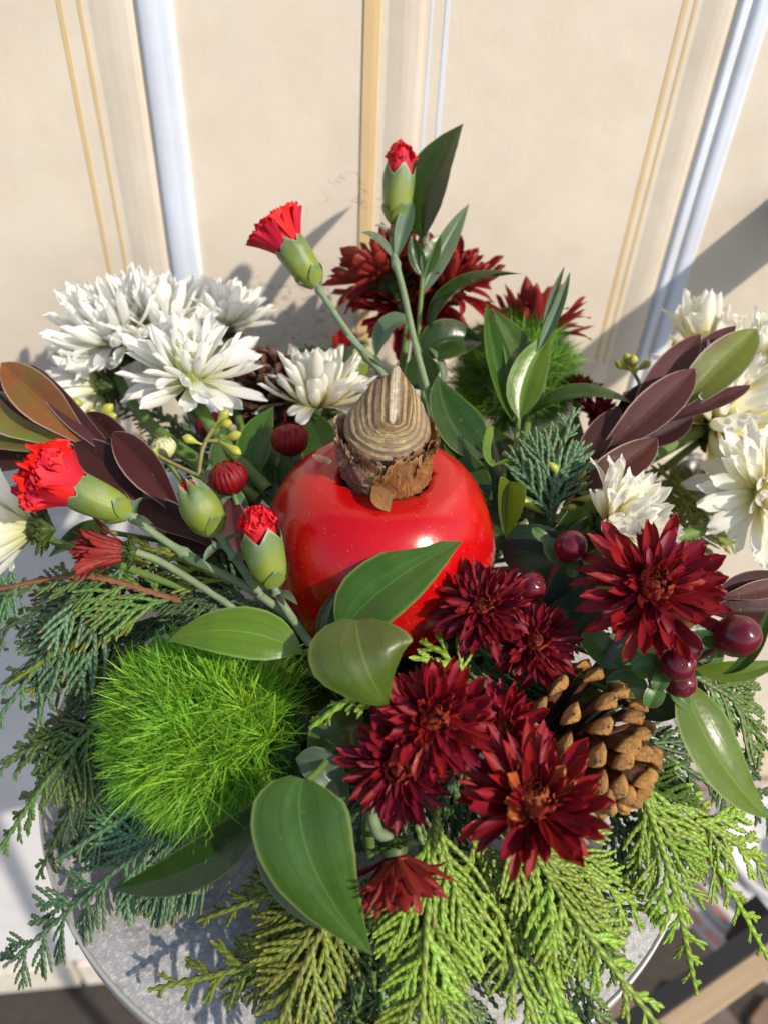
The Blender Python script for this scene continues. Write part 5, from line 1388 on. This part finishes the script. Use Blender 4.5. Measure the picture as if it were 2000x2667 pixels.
# ------------------------------------------------------------------ cedar sprays
CF = 'cedar sprays draped over the front of the table'; CLF = 'cedar sprays hanging out at the left'; CRT = 'cedar sprays at the right'
DKL = dict(fold=.2)
for k_, (lab_, a_, b_, c_, w_) in enumerate((
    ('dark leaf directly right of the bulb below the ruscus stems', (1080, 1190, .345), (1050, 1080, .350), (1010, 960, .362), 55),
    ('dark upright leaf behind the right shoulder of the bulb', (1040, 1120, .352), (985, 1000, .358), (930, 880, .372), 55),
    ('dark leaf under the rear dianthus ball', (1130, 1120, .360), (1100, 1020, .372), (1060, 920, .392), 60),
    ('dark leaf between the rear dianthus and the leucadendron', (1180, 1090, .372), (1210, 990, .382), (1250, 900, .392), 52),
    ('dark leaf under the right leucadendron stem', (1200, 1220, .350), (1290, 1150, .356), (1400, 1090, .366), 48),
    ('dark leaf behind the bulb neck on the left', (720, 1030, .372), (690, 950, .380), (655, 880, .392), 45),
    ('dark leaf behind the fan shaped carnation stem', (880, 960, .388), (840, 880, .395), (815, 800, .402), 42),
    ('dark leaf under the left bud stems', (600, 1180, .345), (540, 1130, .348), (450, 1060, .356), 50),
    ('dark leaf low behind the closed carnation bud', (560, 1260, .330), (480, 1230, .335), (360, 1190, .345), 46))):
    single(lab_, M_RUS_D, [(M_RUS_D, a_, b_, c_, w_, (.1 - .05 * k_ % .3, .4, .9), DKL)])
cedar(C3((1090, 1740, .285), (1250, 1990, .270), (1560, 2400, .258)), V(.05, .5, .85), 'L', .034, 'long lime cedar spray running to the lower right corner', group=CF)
cedar(C3((1340, 1640, .300), (1520, 1830, .300), (1680, 2110, .318)), V(.1, .5, .85), 'L', .030, 'sunlit cedar spray below the pine cone reaching the right edge', group=CRT)
cedar(C3((1380, 1690, .296), (1450, 1900, .286), (1505, 2150, .292)), V(-.1, .4, .9), 'L', .030, 'cedar spray hanging straight down in front of the white pot', group=CF)
cedar(C3((1500, 1770, .302), (1600, 1830, .305), (1720, 1930, .312)), V(.1, .5, .85), 'L', .026, 'short lime cedar side spray pointing to the right edge', group=CRT)
cedar(C3((945, 1745, .280), (922, 2000, .266), (900, 2480, .245)), V(.0, .45, .9), 'L', .046, 'broad lime cedar spray hanging down at the front centre', tip_tape=.6, group=CF)
cedar(C3((1010, 1780, .288), (1095, 2030, .276), (1230, 2440, .254)), V(.1, .45, .9), 'L', .036, 'cedar spray right of the broad centre spray', group=CF)
cedar(C3((1120, 1800, .290), (1165, 2050, .276), (1290, 2440, .254)), V(.05, .45, .9), 'L', .030, 'narrow lime cedar spray under the ragged burgundy flower', group=CF)
cedar(C3((1220, 1800, .296), (1290, 1980, .292), (1330, 2130, .292)), V(.1, .45, .9), 'Y', .032, 'cedar spray lying on the table left of the white pot', group=CF)
cedar(C3((720, 1900, .285), (600, 2060, .282), (320, 2140, .290)), V(-.15, .5, .85), 'O', .036, 'olive yellow cedar spray reaching left over the grey tabletop', group=CF)
cedar(C3((735, 1930, .285), (635, 2140, .270), (520, 2430, .254)), V(-.05, .45, .9), 'O', .034, 'olive cedar spray hanging down left of the big drooping leaf', group=CF)
cedar(C3((790, 1900, .290), (735, 2130, .278), (680, 2460, .254)), V(.0, .45, .9), 'Y', .036, 'green cedar spray under the tip of the big drooping leaf', group=CF)
cedar(C3((850, 1850, .292), (830, 2110, .280), (800, 2460, .256)), V(.0, .45, .9), 'Y', .040, 'shaded cedar spray between the two front sprays', group=CF)
cedar(C3((660, 1860, .290), (580, 1930, .292), (425, 1990, .302)), V(-.1, .5, .85), 'O', .022, 'small olive cedar twig tip beside the dark ruscus leaf', group=CF)
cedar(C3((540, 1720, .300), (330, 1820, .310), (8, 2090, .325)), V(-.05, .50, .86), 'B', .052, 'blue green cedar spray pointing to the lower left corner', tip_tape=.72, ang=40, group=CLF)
cedar(C3((240, 1530, .318), (100, 1690, .318), (-30, 1880, .322)), V(-.1, .5, .86), 'Y', .032, 'cedar spray leaning out to the left edge below the dianthus', group=CLF)
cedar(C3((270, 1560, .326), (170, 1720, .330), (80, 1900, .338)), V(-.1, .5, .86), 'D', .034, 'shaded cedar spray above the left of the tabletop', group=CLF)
cedar(C3((280, 1220, .315), (135, 1320, .312), (80, 1580, .318)), V(-.15, .5, .85), 'B', .034, 'cedar spray arching down at the left edge', group=CLF)
cedar(C3((390, 1298, .310), (180, 1246, .312), (-30, 1278, .318)), V(-.05, .7, .7), 'Y', .030, 'cedar spray on a red brown twig under the rust red flower', twigcol=M_STEMBR, group=CLF)
cedar(C3((330, 1290, .322), (160, 1360, .322), (-20, 1500, .325)), V(-.1, .5, .86), 'B', .038, 'blue green cedar spray spreading across the left edge', group=CLF)
cedar(C3((330, 1310, .312), (200, 1360, .312), (20, 1478, .318)), V(-.1, .5, .86), 'O', .020, 'thin olive cedar twig crossing the left sprays', group=CLF)
cedar(C3((320, 1400, .316), (190, 1450, .316), (30, 1500, .320)), V(-.1, .5, .86), 'O', .024, 'olive tipped cedar twig left of the dianthus ball', group=CLF)
cedar(C3((330, 1420, .328), (180, 1530, .330), (-20, 1680, .332)), V(-.1, .5, .86), 'B', .040, 'dense blue green cedar spray behind the left twigs', group=CLF)
cedar(C3((500, 1260, .318), (340, 1190, .322), (200, 1200, .330)), V(-.05, .7, .7), 'O', .026, 'olive cedar spray under the carnation stems', group=CLF)
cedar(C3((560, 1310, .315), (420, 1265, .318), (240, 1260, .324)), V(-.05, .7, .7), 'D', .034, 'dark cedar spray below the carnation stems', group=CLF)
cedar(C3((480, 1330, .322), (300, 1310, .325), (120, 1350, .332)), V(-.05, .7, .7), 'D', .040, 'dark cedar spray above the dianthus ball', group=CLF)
cedar(C3((30, 1200, .335), (-10, 1260, .335), (0, 1420, .335)), V(-.1, .4, .9), 'B', .030, 'cedar spray cut by the left edge under the half closed white flower', group=CLF)
cedar(C3((850, 1462, .275), (770, 1500, .268), (668, 1574, .270)), V(-.05, .5, .86), 'L', .016, 'short bright lime cedar tip under the heart shaped leaf', gap=.0045)
cedar(C3((1010, 1500, .285), (965, 1420, .285), (905, 1385, .290)), V(.05, .5, .86), 'L', .022, 'lime cedar spray between the bulb and the front burgundy flowers', gap=.0045)
cedar(C3((1150, 1520, .305), (1060, 1490, .300), (1000, 1440, .30)), V(.05, .5, .86), 'D', .026, 'shaded cedar spray under the dark burgundy flower')
cedar(C3((1186, 1128, .335), (1200, 1020, .333), (1240, 880, .342)), V(-.1, .25, .96), 'B', .034, 'upright blue green cedar tip right of the curled leaves', gap=.0045, droop=.0, w=.0026, group=CRT)
cedar(C3((1150, 1140, .345), (1140, 1040, .345), (1158, 940, .352)), V(-.1, .25, .96), 'B', .020, 'dim cedar shoot left of the upright cedar tip', gap=.0045, droop=.0, group=CRT)
cedar(C3((1560, 1180, .395), (1500, 1080, .40), (1405, 1005, .41)), V(.0, .5, .86), 'O', .036, 'olive cedar spray between the cream flowers and the door knob', group=CRT)
cedar(C3((1440, 1180, .365), (1520, 1140, .38), (1600, 1180, .39)), V(.0, .6, .8), 'O', .030, 'olive cedar spray under the lowest cream flower', group=CRT)
cedar(C3((1500, 1460, .312), (1600, 1530, .316), (1700, 1680, .325)), V(.1, .5, .86), 'Y', .034, 'green cedar spray at the right edge behind the hanging ruscus leaf', group=CRT)
cedar(C3((1540, 1600, .325), (1620, 1700, .330), (1690, 1830, .335)), V(.1, .5, .86), 'D', .030, 'dark cedar spray behind the tip of the hanging ruscus leaf', group=CRT)
cedar(C3((1340, 1580, .315), (1450, 1640, .315), (1570, 1720, .322)), V(.1, .5, .86), 'D', .030, 'dark green cedar spray behind the pine cone', group=CRT)
cedar(C3((1300, 1720, .305), (1360, 1830, .302), (1390, 1920, .305)), V(.1, .5, .86), 'D', .026, 'shaded cedar spray directly below the pine cone', group=CRT)
cedar(C3((760, 830, .43), (700, 780, .432), (635, 745, .436)), V(-.1, .6, .8), 'D', .024, 'grey green cedar spray behind the small carnation bud', gap=.004)
cedar(C3((760, 850, .432), (740, 780, .436), (745, 715, .44)), V(-.1, .6, .8), 'D', .020, 'grey green cedar tip standing behind the fan shaped carnation stem', gap=.004)
cedar(C3((480, 980, .395), (350, 900, .41), (240, 880, .42)), V(-.1, .6, .8), 'B', .030, 'blurred cedar spray below the left white flowers')
cedar(C3((500, 1020, .385), (400, 960, .39), (300, 960, .40)), V(-.1, .6, .8), 'D', .030, 'dark cedar spray among the left flower stems')
cedar(C3((900, 1780, .296), (970, 2050, .284), (1050, 2460, .258)), V(.0, .45, .9), 'Y', .040, 'green cedar spray under the broad centre spray', group=CF)
cedar(C3((1080, 1840, .300), (1230, 2080, .292), (1330, 2280, .286)), V(.05, .45, .9), 'Y', .036, 'cedar spray lying low behind the corner spray', group=CF)
cedar(C3((1160, 1790, .292), (1290, 1900, .288), (1430, 1990, .292)), V(.05, .45, .9), 'L', .030, 'lime cedar spray fanning below the pine cone apex', group=CF)
cedar(C3((760, 1860, .300), (660, 2010, .300), (520, 2120, .300)), V(-.1, .45, .9), 'Y', .036, 'green cedar spray beneath the olive sprays', group=CF)
cedar(C3((700, 1960, .298), (680, 2120, .288), (640, 2300, .276)), V(-.05, .45, .9), 'B', .034, 'blue green cedar spray at the lower edge beneath the olive ones', group=CF)
cedar(C3((480, 1640, .322), (330, 1730, .330), (190, 1830, .340)), V(-.1, .5, .86), 'B', .034, 'blue green cedar spray under the dianthus ball', group=CLF)
cedar(C3((300, 1480, .322), (160, 1580, .324), (10, 1640, .326)), V(-.1, .5, .86), 'Y', .036, 'green cedar spray left of the dianthus ball', group=CLF)
cedar(C3((300, 1260, .326), (150, 1290, .328), (-30, 1380, .330)), V(-.1, .6, .8), 'D', .040, 'dark cedar spray behind the red brown twig', group=CLF)
cedar(C3((340, 1350, .330), (200, 1420, .332), (60, 1540, .335)), V(-.1, .5, .86), 'D', .042, 'dark cedar mass left of the dianthus ball', group=CLF)
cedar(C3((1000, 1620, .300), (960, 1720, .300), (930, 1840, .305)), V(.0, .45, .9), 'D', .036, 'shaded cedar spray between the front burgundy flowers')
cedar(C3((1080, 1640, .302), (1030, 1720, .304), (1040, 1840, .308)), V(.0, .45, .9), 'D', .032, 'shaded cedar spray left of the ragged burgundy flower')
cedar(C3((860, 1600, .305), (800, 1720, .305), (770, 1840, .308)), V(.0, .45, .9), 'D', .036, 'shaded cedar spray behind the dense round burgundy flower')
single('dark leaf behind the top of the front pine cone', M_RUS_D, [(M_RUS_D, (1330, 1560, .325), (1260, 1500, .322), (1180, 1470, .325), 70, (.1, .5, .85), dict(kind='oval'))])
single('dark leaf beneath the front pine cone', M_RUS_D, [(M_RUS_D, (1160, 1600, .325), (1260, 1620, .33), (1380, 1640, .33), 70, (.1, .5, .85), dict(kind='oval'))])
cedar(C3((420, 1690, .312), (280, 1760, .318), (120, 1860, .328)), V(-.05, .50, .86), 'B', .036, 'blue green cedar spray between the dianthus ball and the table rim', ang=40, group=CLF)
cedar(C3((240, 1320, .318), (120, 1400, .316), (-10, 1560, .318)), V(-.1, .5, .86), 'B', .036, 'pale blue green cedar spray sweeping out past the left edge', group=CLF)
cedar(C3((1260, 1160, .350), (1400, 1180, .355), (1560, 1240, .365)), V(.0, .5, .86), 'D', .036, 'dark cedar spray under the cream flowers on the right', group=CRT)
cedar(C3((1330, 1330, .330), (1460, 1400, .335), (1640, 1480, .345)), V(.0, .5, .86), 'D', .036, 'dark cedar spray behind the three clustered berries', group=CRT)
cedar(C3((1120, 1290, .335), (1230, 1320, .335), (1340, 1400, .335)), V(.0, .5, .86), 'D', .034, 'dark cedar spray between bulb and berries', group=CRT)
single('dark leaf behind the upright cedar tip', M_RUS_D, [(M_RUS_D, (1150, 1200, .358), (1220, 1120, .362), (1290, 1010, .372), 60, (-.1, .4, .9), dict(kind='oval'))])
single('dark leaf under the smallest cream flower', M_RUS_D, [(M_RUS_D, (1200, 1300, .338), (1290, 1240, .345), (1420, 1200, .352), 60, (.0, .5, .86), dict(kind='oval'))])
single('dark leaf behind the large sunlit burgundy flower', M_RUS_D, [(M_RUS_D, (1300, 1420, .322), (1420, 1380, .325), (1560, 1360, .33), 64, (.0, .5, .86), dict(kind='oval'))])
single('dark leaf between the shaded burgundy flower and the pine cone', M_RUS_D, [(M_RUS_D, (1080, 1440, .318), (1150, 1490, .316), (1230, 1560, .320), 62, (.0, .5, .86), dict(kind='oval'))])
cedar(C3((1050, 1440, .312), (1130, 1490, .310), (1200, 1560, .312)), V(.0, .5, .86), 'D', .030, 'dark cedar tip left of the pine cone base')
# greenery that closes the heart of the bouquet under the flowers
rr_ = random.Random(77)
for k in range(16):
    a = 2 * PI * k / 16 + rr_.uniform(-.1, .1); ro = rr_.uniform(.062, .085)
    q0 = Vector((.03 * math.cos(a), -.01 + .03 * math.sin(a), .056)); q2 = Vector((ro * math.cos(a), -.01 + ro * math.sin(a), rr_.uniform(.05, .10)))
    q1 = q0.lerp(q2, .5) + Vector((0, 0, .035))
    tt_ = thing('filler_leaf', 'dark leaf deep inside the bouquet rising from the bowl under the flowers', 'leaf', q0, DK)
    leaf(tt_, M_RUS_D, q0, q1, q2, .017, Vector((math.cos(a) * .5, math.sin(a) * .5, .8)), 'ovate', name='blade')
